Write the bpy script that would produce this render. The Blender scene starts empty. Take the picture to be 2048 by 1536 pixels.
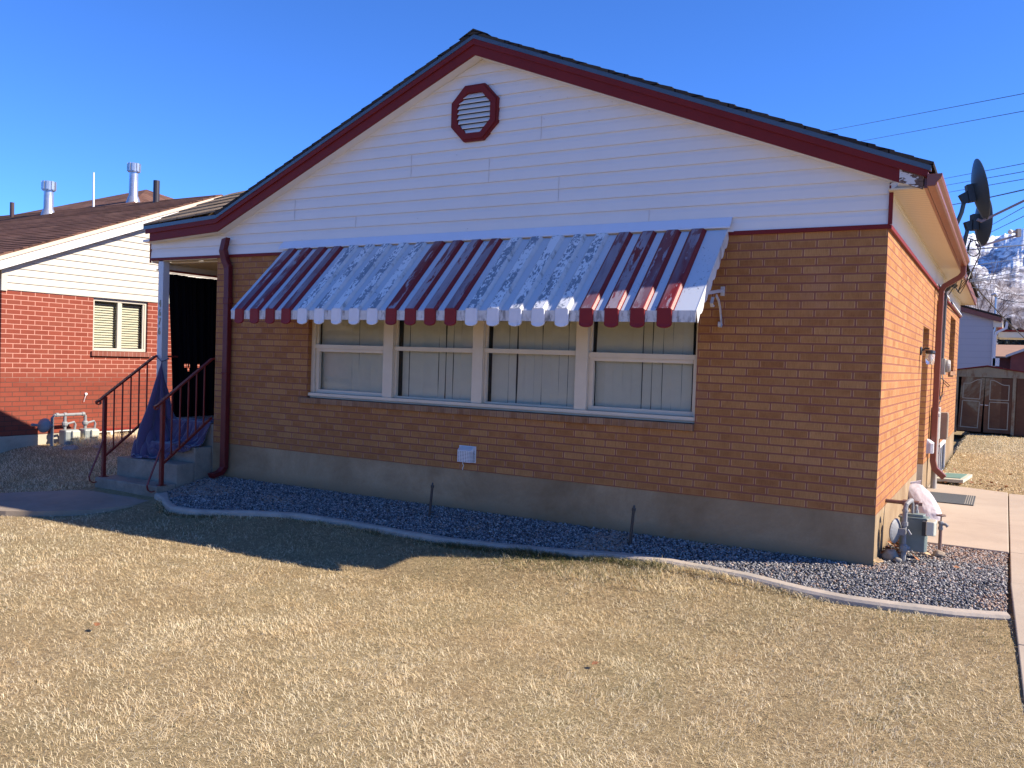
import bpy, bmesh, math, random
import numpy as np
from mathutils import Vector, Matrix, noise
random.seed(7); rng = np.random.default_rng(11)
R = math.radians
sc = bpy.context.scene
COL = sc.collection

# ------------------------------------------------------------------ camera
cam = bpy.data.cameras.new('camera'); cam_o = bpy.data.objects.new('camera', cam); COL.objects.link(cam_o)
cam.sensor_fit = 'HORIZONTAL'; cam.sensor_width = 36.0; cam.lens = 1710.9/2048*36
cam.clip_start = 0.05; cam.clip_end = 30000
cr = Vector((0.86553, 0.499755, 0.033204)); cu = Vector((-0.043069, 0.008214, 0.999038)); cf = Vector((-0.499001, 0.866128, -0.028634))
m = Matrix((cr, cu, -cf)).transposed().to_4x4(); m.translation = Vector((0.8068, -6.9657, 1.4522))
cam_o.matrix_world = m
sc.camera = cam_o

# ------------------------------------------------------------------ light
SUN = Vector((1.25, 0.39, 1.0)).normalized()          # towards the sun
el = math.asin(SUN.z); az = math.atan2(SUN.x, SUN.y)
w = bpy.data.worlds.new('World'); sc.world = w; w.use_nodes = True
nt = w.node_tree; nt.nodes.clear()
sky = nt.nodes.new('ShaderNodeTexSky'); sky.sky_type = 'NISHITA'; sky.sun_disc = False
sky.sun_elevation = el; sky.sun_rotation = az; sky.altitude = 1400; sky.air_density = 0.75; sky.dust_density = 0.0; sky.ozone_density = 5.0
bg = nt.nodes.new('ShaderNodeBackground'); bg.inputs['Strength'].default_value = 0.15
wo = nt.nodes.new('ShaderNodeOutputWorld')
tintn = nt.nodes.new('ShaderNodeMix'); tintn.data_type = 'RGBA'; tintn.blend_type = 'MULTIPLY'; tintn.inputs[0].default_value = 1.0
tintn.inputs[7].default_value = (.36, .61, .96, 1)
nt.links.new(sky.outputs[0], tintn.inputs[6]); nt.links.new(tintn.outputs[2], bg.inputs[0]); nt.links.new(bg.outputs[0], wo.inputs[0])
sl = bpy.data.lights.new('sun', 'SUN'); sl.energy = 5.0; sl.angle = R(0.53); sl.color = (1.0, 0.90, 0.76)
so = bpy.data.objects.new('sun', sl); COL.objects.link(so); so.location = (20, 6, 30)
so.rotation_euler = (-SUN).to_track_quat('-Z', 'Y').to_euler()
sc.view_settings.view_transform = 'Standard'; sc.view_settings.look = 'None'
sc.view_settings.exposure = 1.02; sc.view_settings.gamma = 1.0

# ------------------------------------------------------------------ object helpers
def tag(o, label=None, cat=None, group=None, kind=None):
    if label: o['label'] = label
    if cat: o['category'] = cat
    if group: o['group'] = group
    if kind: o['kind'] = kind
    return o
def thing(name, label, cat, loc=(0,0,0), group=None):
    o = bpy.data.objects.new(name, None); COL.objects.link(o); o.location = loc; o.empty_display_size = .1
    return tag(o, label, cat, group)
def copy_tree(root, loc, label, rotz=None):
    r = root.copy(); COL.objects.link(r); r.location = loc; r['label'] = label
    if rotz is not None: r.rotation_euler.z = rotz
    for ch in list(root.children):
        c = ch.copy(); COL.objects.link(c); c.parent = r
        for g in list(ch.children):
            d = g.copy(); COL.objects.link(d); d.parent = c
    return r

class MB:
    """collects faces; build() links them as one mesh object"""
    def __init__(s): s.v = []; s.f = []; s.m = []; s.mi = 0; s.sm = []; s.smooth = False
    def add(s, vs, fs):
        b = len(s.v); s.v.extend([tuple(p) for p in vs])
        for f in fs:
            s.f.append(tuple(b+i for i in f)); s.m.append(s.mi); s.sm.append(s.smooth)
        return s
    def raw(s, fs):
        for f in fs: s.f.append(f); s.m.append(s.mi); s.sm.append(s.smooth)
        return s
    def box(s, x0, x1, y0, y1, z0, z1):
        v = [(x0,y0,z0),(x1,y0,z0),(x1,y1,z0),(x0,y1,z0),(x0,y0,z1),(x1,y0,z1),(x1,y1,z1),(x0,y1,z1)]
        return s.add(v, [(0,3,2,1),(4,5,6,7),(0,1,5,4),(1,2,6,5),(2,3,7,6),(3,0,4,7)])
    def obox(s, c, ax, ay, az, hx, hy, hz):
        c = Vector(c); ax = Vector(ax).normalized()*hx; ay = Vector(ay).normalized()*hy; az = Vector(az).normalized()*hz
        v = [c+i*ax+j*ay+k*az for k in (-1,1) for i, j in ((-1,-1),(1,-1),(1,1),(-1,1))]
        return s.add(v, [(0,3,2,1),(4,5,6,7),(0,1,5,4),(1,2,6,5),(2,3,7,6),(3,0,4,7)])
    def prism(s, poly, d0, d1, axis='y'):
        """poly = 2-D outline; extruded along axis from d0 to d1"""
        n = len(poly)
        def P(a, b, d): return {'y': (a, d, b), 'x': (d, a, b), 'z': (a, b, d)}[axis]
        v = [P(a, b, d0) for a, b in poly]+[P(a, b, d1) for a, b in poly]
        f = [tuple(range(n)), tuple(range(2*n-1, n-1, -1))]+[(i, i+n, (i+1) % n+n, (i+1) % n) for i in range(n)]
        return s.add(v, f)
    def tube(s, pts, r, n=8, cap=True):
        pts = [Vector(p) for p in pts]; k = len(pts)
        rs = r if isinstance(r, (list, tuple)) else [r]*k
        t0 = (pts[1]-pts[0]).normalized()
        u = t0.cross(Vector((0,0,1)))
        if u.length < 1e-3: u = t0.cross(Vector((1,0,0)))
        u.normalize(); v = []
        for i, p in enumerate(pts):
            t = (pts[min(i+1,k-1)]-pts[max(i-1,0)]).normalized()
            u = (u-t*u.dot(t)); u.normalize(); w_ = t.cross(u)
            for j in range(n):
                a = 2*math.pi*j/n; v.append(p+(u*math.cos(a)+w_*math.sin(a))*rs[i])
        f = [(i*n+j, i*n+(j+1) % n, (i+1)*n+(j+1) % n, (i+1)*n+j) for i in range(k-1) for j in range(n)]
        if cap: f += [tuple(range(n-1,-1,-1)), tuple((k-1)*n+j for j in range(n))]
        return s.add(v, f)
    def rtube(s, pts, hw, hh, side, cap=True):
        """rectangular tube swept along pts; side = the width direction"""
        pts = [Vector(p) for p in pts]; sd = Vector(side).normalized(); v = []; k = len(pts)
        for i, p in enumerate(pts):
            a = (pts[i]-pts[i-1]).normalized() if i > 0 else None
            b = (pts[i+1]-pts[i]).normalized() if i < k-1 else None
            t = ((a or b)+(b or a)).normalized(); q = t.cross(sd).normalized()
            sc_ = 1/max(.5, (t.dot(b or a)))
            v += [p+sd*hw*i_+q*hh*j_*sc_ for i_, j_ in ((-1,-1),(1,-1),(1,1),(-1,1))]
        f = [(i*4+j, i*4+(j+1) % 4, (i+1)*4+(j+1) % 4, (i+1)*4+j) for i in range(k-1) for j in range(4)]
        if cap: f += [(3,2,1,0), tuple((k-1)*4+j for j in range(4))]
        return s.add(v, f)
    def lathe(s, prof, c=(0,0,0), axis=(0,0,1), n=16):
        axis = Vector(axis).normalized(); u = axis.orthogonal().normalized(); w_ = axis.cross(u); c = Vector(c); v = []
        for r_, h in prof:
            for j in range(n):
                a = 2*math.pi*j/n; v.append(c+axis*h+(u*math.cos(a)+w_*math.sin(a))*r_)
        k = len(prof)
        f = [(i*n+j, i*n+(j+1) % n, (i+1)*n+(j+1) % n, (i+1)*n+j) for i in range(k-1) for j in range(n)]
        f += [tuple(range(n-1,-1,-1)), tuple((k-1)*n+j for j in range(n))]
        return s.add(v, f)
    def grid(s, fn, nu, nv):
        v = [fn(i/nu, j/nv) for j in range(nv+1) for i in range(nu+1)]
        f = [(j*(nu+1)+i, j*(nu+1)+i+1, (j+1)*(nu+1)+i+1, (j+1)*(nu+1)+i) for j in range(nv) for i in range(nu)]
        return s.add(v, f)
    def build(s, name, mats, parent=None, bevel=0, smooth=None, normals=True):
        me = bpy.data.meshes.new(name); me.from_pydata(s.v, [], s.f)
        mats = mats if isinstance(mats, (list, tuple)) else [mats]
        for mm in mats: me.materials.append(mm)
        me.polygons.foreach_set('material_index', [min(i, len(mats)-1) for i in s.m])
        if smooth is None: smooth = any(s.sm)
        if normals:
            bm = bmesh.new(); bm.from_mesh(me); bmesh.ops.recalc_face_normals(bm, faces=bm.faces); bm.to_mesh(me); bm.free()
        if smooth:
            me.polygons.foreach_set('use_smooth', [True]*len(me.polygons))
        # metre-scale box-projected UVs
        uv = me.uv_layers.new(name='UVMap')
        for p in me.polygons:
            n = p.normal; ax = max(range(3), key=lambda i: abs(n[i]))
            for li in p.loop_indices:
                co = me.vertices[me.loops[li].vertex_index].co
                uv.data[li].uv = (co.y, co.z) if ax == 0 else (co.x, co.z) if ax == 1 else (co.x, co.y)
        me.update()
        o = bpy.data.objects.new(name, me); COL.objects.link(o)
        if parent: o.parent = parent
        if bevel:
            b = o.modifiers.new('bevel', 'BEVEL'); b.width = bevel; b.segments = 2; b.limit_method = 'ANGLE'; b.angle_limit = R(40); b.harden_normals = False
        if smooth:
            e = o.modifiers.new('split', 'EDGE_SPLIT'); e.split_angle = R(45)
        return o

# ------------------------------------------------------------------ material helpers
class N:
    def __init__(s, name):
        s.mat = bpy.data.materials.new(name); s.mat.use_nodes = True
        s.t = s.mat.node_tree; s.b = s.t.nodes['Principled BSDF']; s.out = s.t.nodes['Material Output']
    def node(s, ty, **k):
        n = s.t.nodes.new(ty)
        for a, v in k.items():
            if a in n.inputs: n.inputs[a].default_value = v
            else: setattr(n, a, v)
        return n
    def link(s, a, b): s.t.links.new(a, b)
    def val(s, a, inp):
        if hasattr(a, 'links') or isinstance(a, bpy.types.NodeSocket): s.link(a, inp)
        else: inp.default_value = a
    def coord(s, which='Object', scale=(1,1,1), loc=(0,0,0), rot=(0,0,0)):
        tc = s.node('ShaderNodeTexCoord'); mp = s.node('ShaderNodeMapping')
        mp.inputs['Scale'].default_value = scale; mp.inputs['Location'].default_value = loc; mp.inputs['Rotation'].default_value = rot
        s.link(tc.outputs[which], mp.inputs[0]); return mp.outputs[0]
    def noise(s, vec, scale, detail=4, rough=.55, dist=0):
        n = s.node('ShaderNodeTexNoise'); n.inputs['Scale'].default_value = scale; n.inputs['Detail'].default_value = detail
        n.inputs['Roughness'].default_value = rough; n.inputs['Distortion'].default_value = dist; s.link(vec, n.inputs['Vector']); return n.outputs['Fac']
    def ramp(s, fac, stops, interp='LINEAR'):
        n = s.node('ShaderNodeValToRGB'); n.color_ramp.interpolation = interp; e = n.color_ramp.elements
        while len(e) > 1: e.remove(e[-1])
        e[0].position = stops[0][0]; e[0].color = c4(stops[0][1])
        for p, c in stops[1:]: x = e.new(p); x.color = c4(c)
        s.link(fac, n.inputs[0]); return n.outputs[0]
    def mix(s, fac, a, b, mode='MIX'):
        n = s.node('ShaderNodeMix'); n.data_type = 'RGBA'; n.blend_type = mode
        s.val(fac, n.inputs[0]); 
        for v, i in ((a, 6), (b, 7)):
            if isinstance(v, bpy.types.NodeSocket): s.link(v, n.inputs[i])
            else: n.inputs[i].default_value = c4(v)
        return n.outputs[2]
    def math(s, op, a, b=0, clamp=False):
        n = s.node('ShaderNodeMath'); n.operation = op; n.use_clamp = clamp; s.val(a, n.inputs[0]); s.val(b, n.inputs[1]); return n.outputs[0]
    def bump(s, h, strength=.3, dist=.01):
        n = s.node('ShaderNodeBump'); n.inputs['Strength'].default_value = strength; n.inputs['Distance'].default_value = dist
        s.link(h, n.inputs['Height']); s.link(n.outputs[0], s.b.inputs['Normal']); return n
    def base(s, c):
        if isinstance(c, bpy.types.NodeSocket): s.link(c, s.b.inputs['Base Color'])
        else: s.b.inputs['Base Color'].default_value = c4(c)
    def set(s, rough=.6, metal=0, spec=None):
        s.val(rough, s.b.inputs['Roughness']); s.val(metal, s.b.inputs['Metallic'])
        if spec is not None: s.b.inputs['Specular IOR Level'].default_value = spec
def c4(c):
    if isinstance(c, (int, float)): return (c, c, c, 1)
    return (*c[:3], 1)
def sh(c, k): return tuple(min(1, x*k) for x in c)

def paint(name, c, rough=.45, var=.12, scale=6, metal=0, bump=.04, dirt=None, dirt_at=.62, coord='Object', spec=None):
    n = N(name); v = n.coord(coord)
    f = n.noise(v, scale, 6, .6); col = n.ramp(f, [(.3, sh(c, 1-var)), (.7, sh(c, 1+var))])
    f2 = n.noise(v, scale*9, 3, .6)
    if dirt:
        d = n.noise(n.coord(coord, scale=(1,1,.35), loc=(3,1,2)), scale*.8, 8, .7)
        k = n.ramp(d, [(dirt_at-.06, 0.0), (dirt_at+.06, 1.0)]); col = n.mix(k, col, dirt)
    n.base(col); n.set(n.math('ADD', n.math('MULTIPLY', f2, .2), rough-.1), metal, spec); n.bump(f2, bump, .005)
    return n.mat

def brick_mat(name, cols, mortar, bw, rh, ms, vo=0.0, uo=0.0, scratch=1.0, mortar2=None, split=None, edge=None, frost=None):
    n = N(name); uv = n.coord('UV', loc=(uo, -vo, 0))
    b = n.node('ShaderNodeTexBrick'); n.link(uv, b.inputs['Vector'])
    b.offset = .5; b.squash = 1
    for k, v in (('Scale', 1), ('Mortar Size', ms), ('Mortar Smooth', .12), ('Bias', 0), ('Brick Width', bw), ('Row Height', rh)): b.inputs[k].default_value = v
    b.inputs['Color1'].default_value = (0,0,0,1); b.inputs['Color2'].default_value = (1,1,1,1); b.inputs['Mortar'].default_value = (.5,.5,.5,1)
    tint = n.ramp(b.outputs['Color'], [(i/(len(cols)-1), c) for i, c in enumerate(cols)])
    # vertical comb scratches and blotches inside each brick
    s1 = n.noise(n.coord('UV', scale=(150, 14, 1)), 1.0, 3, .7)
    s2 = n.noise(n.coord('UV'), 9, 6, .65)
    s3 = n.noise(n.coord('UV'), .9, 4, .6)
    tint = n.mix(n.math('MULTIPLY', n.ramp(s1, [(.38, 0.0), (.66, 1.0)]), .45*scratch), tint, sh(cols[0], .55), 'MIX')
    tint = n.mix(n.ramp(s2, [(.4, .0), (.75, .35)]), tint, sh(cols[-1], 1.25))
    tint = n.mix(n.ramp(s3, [(.42, .0), (.7, .35)]), tint, sh(cols[0], .72))
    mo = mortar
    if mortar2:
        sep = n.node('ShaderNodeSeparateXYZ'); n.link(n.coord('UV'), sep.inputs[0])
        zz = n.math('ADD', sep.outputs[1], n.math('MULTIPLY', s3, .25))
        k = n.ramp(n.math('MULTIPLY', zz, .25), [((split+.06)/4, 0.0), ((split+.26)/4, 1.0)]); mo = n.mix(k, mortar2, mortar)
    if edge:
        # pale joint highlight painted on the upright brick ends: a second, wider mortar mask
        b2 = n.node('ShaderNodeTexBrick'); n.link(uv, b2.inputs['Vector']); b2.offset = .5
        for k, v in (('Scale', 1), ('Mortar Size', ms+.0055), ('Mortar Smooth', .1), ('Bias', 0), ('Brick Width', bw), ('Row Height', rh)): b2.inputs[k].default_value = v
        sepb = n.node('ShaderNodeSeparateXYZ'); n.link(uv, sepb.inputs[0])
        fr = n.math('ABSOLUTE', n.math('SUBTRACT', n.math('FRACT', n.math('DIVIDE', sepb.outputs[1], rh)), .5))
        vert = n.math('LESS_THAN', fr, .5-(ms+.004)/rh)
        tint = n.mix(n.math('MULTIPLY', n.math('MULTIPLY', b2.outputs['Fac'], vert), .7), tint, edge)
    if frost:
        fz = n.noise(n.coord('UV', loc=(5, 2, 0)), 1.6, 6, .65)
        tint = n.mix(n.ramp(fz, [(.56, 0.0), (.72, .4)]), tint, frost)
    col = n.mix(b.outputs['Fac'], tint, mo)
    n.base(col); n.set(.85, 0, .25)
    h = n.math('ADD', n.math('MULTIPLY', b.outputs['Fac'], -1.0), n.math('MULTIPLY', s1, .35)); n.bump(h, .8, .006)
    return n.mat

def shingle_mat(name, cols, scale_w=.3, scale_h=.14, u='UV'):
    n = N(name); uv = n.coord(u)
    b = n.node('ShaderNodeTexBrick'); n.link(uv, b.inputs['Vector'])
    for k, v in (('Scale', 1), ('Mortar Size', .006), ('Mortar Smooth', .2), ('Bias', 0), ('Brick Width', scale_w), ('Row Height', scale_h)): b.inputs[k].default_value = v
    b.inputs['Color1'].default_value = (0,0,0,1); b.inputs['Color2'].default_value = (1,1,1,1)
    t = n.ramp(b.outputs['Color'], [(i/(len(cols)-1), c) for i, c in enumerate(cols)])
    f = n.noise(uv, 60, 4, .7); f3 = n.noise(uv, 1.2, 4, .6)
    t = n.mix(n.ramp(f, [(.35, 0.0), (.7, .5)]), t, sh(cols[-1], 1.5)); t = n.mix(n.ramp(f3, [(.4, 0.0), (.7, .45)]), t, sh(cols[0], .7))
    t = n.mix(b.outputs['Fac'], t, sh(cols[0], .3))
    n.base(t); n.set(.95, 0, .15); n.bump(n.math('SUBTRACT', f, b.outputs['Fac']), .7, .006); return n.mat

def glass_mat(name, tint=(.97,.98,.97), refl=.42):
    n = N(name); n.t.nodes.remove(n.b)
    tr = n.node('ShaderNodeBsdfTransparent'); tr.inputs[0].default_value = c4(tint)
    gl = n.node('ShaderNodeBsdfGlossy'); gl.inputs['Roughness'].default_value = .015; gl.inputs[0].default_value = c4(refl)
    fr = n.node('ShaderNodeFresnel'); fr.inputs[0].default_value = 1.42
    v = n.coord('Object'); nz = n.noise(v, 2.2, 2, .5); bp = n.node('ShaderNodeBump'); bp.inputs['Strength'].default_value = .06; bp.inputs['Distance'].default_value = .02
    n.link(nz, bp.inputs['Height']); n.link(bp.outputs[0], gl.inputs['Normal']); n.link(bp.outputs[0], fr.inputs['Normal'])
    mx = n.node('ShaderNodeMixShader'); n.link(fr.outputs[0], mx.inputs[0]); n.link(tr.outputs[0], mx.inputs[1]); n.link(gl.outputs[0], mx.inputs[2]); n.link(mx.outputs[0], n.out.inputs[0])
    return n.mat

# ------------------------------------------------------------------ palette
BR = brick_mat('tan_brick', [(.31,.122,.040), (.385,.168,.055), (.46,.225,.082)], (.25,.092,.058), .2032, .0678, .0066, vo=.363, uo=.0, edge=(.56,.33,.16), frost=(.42,.21,.125))
BRS = brick_mat('sill_brick', [(.23,.11,.055), (.32,.165,.08), (.36,.22,.13)], (.16,.07,.05), .0735, .3, .004, vo=.75, edge=(.42,.25,.15))
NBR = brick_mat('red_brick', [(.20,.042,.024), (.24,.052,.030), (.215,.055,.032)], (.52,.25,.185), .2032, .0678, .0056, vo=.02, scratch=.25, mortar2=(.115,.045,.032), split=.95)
WHITE = paint('white_vinyl', (.74,.70,.655), .4, .02, 3, bump=.02)
CREAM = paint('cream_vinyl', (.72,.66,.52), .45, .03, 2, bump=.02)
NVINYL = paint('neighbour_vinyl', (.52,.47,.385), .4, .02, 3, bump=.02)
RED = paint('dark_red_paint', (.165,.013,.011), .6, .08, 5, spec=.25)
REDM = paint('maroon_metal', (.115,.013,.013), .42, .15, 8, dirt=(.13,.035,.035), dirt_at=.66, spec=.3)
GUT = paint('brown_gutter', (.20,.058,.032), .32, .1, 4, dirt=(.26,.10,.065), dirt_at=.66)
DRIP = paint('blue_grey_drip_edge', (.075,.10,.125), .35, .1, 5, metal=.3)
SOFF = paint('soffit', (.62,.50,.33), .5, .05, 3)
FRAME = paint('window_frame_paint', (.68,.57,.43), .45, .06, 5, dirt=(.30,.24,.18), dirt_at=.74)
ALU = paint('white_aluminium', (.52,.51,.52), .3, .04, 5, dirt=(.4,.38,.36), dirt_at=.75)
BLACKM = paint('black_metal', (.02,.022,.025), .4, .2, 20)
DISHM = paint('dish_grey', (.085,.10,.095), .38, .1, 6)
GREYM = paint('meter_grey', (.24,.24,.24), .55, .12, 12, dirt=(.12,.11,.10), dirt_at=.66, spec=.3)
GREENM = paint('meter_green_grey', (.17,.215,.20), .45, .12, 12, dirt=(.10,.11,.10), dirt_at=.68)
BOXG = paint('utility_box_grey', (.36,.33,.29), .45, .08, 10)
PIPEB = paint('brown_pipe', (.17,.095,.075), .5, .2, 25, dirt=(.3,.22,.18), dirt_at=.62)
GALV = paint('galvanised', (.50,.51,.53), .28, .12, 14, metal=.7)
RUSTR = paint('rail_red', (.165,.018,.012), .5, .15, 20, dirt=(.20,.07,.05), dirt_at=.68, spec=.3)
CABLE = paint('cable_black', (.012,.012,.014), .5, .1, 30)
PLAST = paint('white_plastic', (.66,.66,.66), .4, .05, 20, dirt=(.35,.34,.33), dirt_at=.72)
INT = paint('dark_interior', (.05,.045,.04), .9, .1, 4)
BLIND = paint('vertical_blind_fabric', (.88,.81,.66), .7, .03, 14)
GLASS = glass_mat('window_glass')
DARKSH = shingle_mat('dark_shingles', [(.025,.022,.024), (.045,.038,.034), (.06,.05,.04)])
TANSH = shingle_mat('weathered_tan_shingles', [(.14,.10,.065), (.22,.16,.10), (.29,.21,.14)], .33, .145)
BRSH = shingle_mat('brown_shingles', [(.07,.035,.025), (.115,.055,.04), (.15,.08,.058)], .42, .145)
def concrete(name, c, stain, var=.15, sc_=1.5, rough=.85, st=.55, low=None):
    n = N(name); v = n.coord('Object'); f = n.noise(v, sc_, 8, .65); g = n.noise(v, 70, 3, .7); h = n.noise(n.coord('Object', loc=(4,7,1)), sc_*1.7, 6, .7, .4)
    col = n.ramp(f, [(.3, sh(c, 1-var)), (.7, sh(c, 1+var))]); col = n.mix(n.ramp(h, [(st-.10, 0.0), (st+.20, .85)]), col, stain)
    col = n.mix(n.ramp(g, [(.4, 0.0), (.8, .35)]), col, sh(c, .6))
    if low:
        z, band, lc = low; sep = n.node('ShaderNodeSeparateXYZ'); n.link(n.coord('Object'), sep.inputs[0])
        zz = n.math('ADD', sep.outputs[2], n.math('MULTIPLY', h, .35)); k = n.ramp(zz, [(z, .75), (z+band, 0.0)]); col = n.mix(k, col, lc)
    n.base(col); n.set(rough, 0, .25); n.bump(n.math('ADD', g, n.math('MULTIPLY', f, 2)), .35, .004); return n.mat
FOUND = concrete('foundation_concrete', (.37,.27,.16), (.19,.115,.055), .3, .6, st=.45, low=(.13,.12,(.15,.12,.075)))
CONC = concrete('driveway_concrete', (.42,.34,.26), (.33,.26,.20), .08, .8)
STEPC = concrete('step_concrete', (.29,.235,.18), (.15,.12,.09), .2, 3)
CURBC = concrete('curb_concrete', (.43,.36,.29), (.25,.235,.21), .15, 3)

# ------------------------------------------------------------------ ground heights
def smooth(a, b, t): t = min(1, max(0, (t-a)/(b-a))); return t*t*(3-2*t)
def g_drive(y): return -.10*min(max(-y, 0), 3.0)
def g_lawn(x, y):
    a = -.045-.190*min(max(-y, 0), 1.5)-.01*min(max(-y-1.45, 0), 3)
    b = g_drive(y)-.016
    w_ = smooth(-1.6, .8, x)
    d_ = curb_y(x)-.09-y if -7.3 < x < .9 else 9
    if d_ < .26 and y < .1:
        k_ = 1-smooth(.0, .26, d_); c_ = g_grav(x, y)+.016-.028; b = b*(1-k_)+c_*k_; a = a*(1-k_)+c_*k_
    n_ = .018*noise.noise(Vector((x*.7, y*.7, 3.3)))+.007*noise.noise(Vector((x*3.1, y*3.1, 1.3)))
    mound = .06*math.exp(-((x+10.9)**2/.5+(y-.9)**2/.9))
    return a*(1-w_)+b*w_+n_*smooth(0, .5, abs(y)+.2)+mound
def g_grav(x, y):
    w_ = smooth(-1.6, .6, x); m_ = max(-y, 0); return (-.025-.185*m_)*(1-w_)+(-.02-.115*m_)*w_
CURB = [(-7.14,-.69),(-6.88,-.876),(-6.63,-.985),(-6.3,-.96),(-5.75,-.803),(-5.22,-.675),(-4.56,-.666),(-3.94,-.685),(-3.38,-.69),(-2.9,-.64),(-2.45,-.575),(-1.87,-.465),(-1.45,-.43),(-1.12,-.46),(-.79,-.507),(-.48,-.595),(-.06,-.688),(.26,-.700),(.56,-.662),(.875,-.575)]
def curb_y(x):
    for (x0, y0), (x1, y1) in zip(CURB, CURB[1:]):
        if x0 <= x <= x1: return y0+(y1-y0)*(x-x0)/(x1-x0)
    return -.5
CW = .092
def in_gravel(x, y):
    if x < -7.14 or x > .88: return False
    if x <= 0: return curb_y(x) < y < .0
    return curb_y(x) < y < 1.2

def soil_mat():
    n = N('lawn_soil'); v = n.coord('Object'); f = n.noise(v, 22, 6, .7); g = n.noise(v, 1.1, 5, .6); f2 = n.noise(v, 140, 3, .7)
    c = n.ramp(f, [(.3, (.12,.08,.04)), (.55, (.32,.23,.12)), (.75, (.48,.36,.20))])
    c = n.mix(n.ramp(g, [(.4, 0.0), (.68, .55)]), c, (.22,.18,.09)); c = n.mix(n.ramp(f2, [(.4, 0.0), (.7, .5)]), c, (.42,.32,.19))
    n.base(c); n.set(1, 0, .1); n.bump(n.math('ADD', f, f2), .8, .02); return n.mat
SOIL = soil_mat()
# one sheet: fine near the house, coarse to the horizon
xs = [-9000,-2000,-500,-120,-50,-30,-20,-15]+[round(-13+i*.15, 3) for i in range(113)]+[5,7,10,15,30,60,150,500,2000,9000]
ys = [-9000,-2000,-500,-120,-50,-30,-20,-12,-9]+[round(-8+i*.15, 3) for i in range(74)]+[3.6,4.5,6,8,10,12,14,16,18,20,25,35,60,120,300,900,2500]
def gz_all(x, y):
    if abs(x) > 14 or y < -13 or y > 22: return -.35 if y < -5 else -.06
    if in_gravel(x, y) or (x > -7.1 and x < .9 and y > -.9 and curb_y(x)+.02 < y <= 1.25): return g_grav(x, min(y, 0))-.06
    if x > .92+.03*max(-y, 0) and x < 4.3: return g_drive(y)-.03
    if -8.3 < x < 0 and y > .1 and not (x < -7.4 and y > 1.2): return -.2
    return g_lawn(x, y)
mb = MB(); nx, ny = len(xs), len(ys)
mb.v = [(x, y, gz_all(x, y)) for y in ys for x in xs]
mb.raw([(j*nx+i, j*nx+i+1, (j+1)*nx+i+1, (j+1)*nx+i) for j in range(ny-1) for i in range(nx-1)])
ground = mb.build('ground', SOIL, normals=False); tag(ground, kind='structure')

# driveway + patio slab
mb = MB()
def DX(y): return .902+.030*max(-y, 0)
dy = [-11.5,-9,-6.5,-4.6,-3.2,-2.2,-1.15]
for a, b in zip(dy, dy[1:]):
    za, zb = g_drive(a), g_drive(b-.006)
    xa, xb = DX(a), DX(b)
    mb.add([(xa,a,za),(4.2,a,za),(4.2,b-.008,zb),(xb,b-.008,zb),(xa,a,za-.2),(4.2,a,za-.2),(4.2,b-.008,zb-.2),(xb,b-.008,zb-.2)],
           [(0,1,2,3),(0,4,5,1),(1,5,6,2),(2,6,7,3),(3,7,4,0)])
mb.add([(DX(-1.15),-1.15,g_drive(-1.15)),(4.2,-1.15,g_drive(-1.15)),(4.2,0,0),(.90,0,0),(DX(-1.15),-1.15,-.3),(4.2,-1.15,-.3),(4.2,0,-.3),(.90,0,-.3)], [(0,1,2,3),(0,4,5,1),(1,5,6,2),(3,7,4,0)])
mb.box(.902,4.2,.004,1.19,-.25,.0); mb.box(.902,4.2,1.198,5.25,-.25,.0)
drive = mb.build('driveway', CONC, bevel=.006); tag(drive, kind='structure')
mb = MB(); mb.prism([(-.0,1.2),(.893,1.2),(.893,5.35),(.45,5.5),(0,5.65)], -.2, 0.0, 'z')
pat = mb.build('patio', CONC, bevel=.008); tag(pat, kind='structure')
# front walk
mb = MB()
wk = [(-12,-4.6,-3.7),(-11,-3.6,-2.7),(-10,-2.85,-2.05),(-9.2,-2.4,-1.55),(-8.7,-2.25,-1.15),(-8.3,-2.12,-.85),(-8.0,-1.98,-.78),(-7.7,-1.75,-.78),(-7.4,-1.42,-.78),(-7.22,-1.1,-.78)]
v = []
for x, a, b in wk:
    for y in (a, b): v.append((x, y, g_lawn(x, y)*.5-.12+.012))
k = len(v)
v += [(x_, y_, z_-.12) for x_, y_, z_ in v]
f = []
for i in range(len(wk)-1):
    a = 2*i; f += [(a,a+2,a+3,a+1), (a,a+k,a+2+k,a+2), (a+1,a+3,a+3+k,a+1+k)]
f += [(k-2,k-1,2*k-1,2*k-2)]
mb.add(v, f); wkob = mb.build('walkway', concrete('walk_concrete', (.28,.225,.17), (.2,.16,.12), .1, 2)); tag(wkob, kind='structure')
# street in front, behind the camera
mb = MB(); mb.box(-80,80,-24,-15,-.5,-.33); rd = mb.build('road', concrete('asphalt', (.05,.05,.052), (.04,.04,.04), .1, 1)); tag(rd, kind='structure')
mb = MB(); mb.box(-80,80,-12.9,-11.6,-.45,-.30); sw = mb.build('pavement', CONC); tag(sw, kind='structure')

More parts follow.
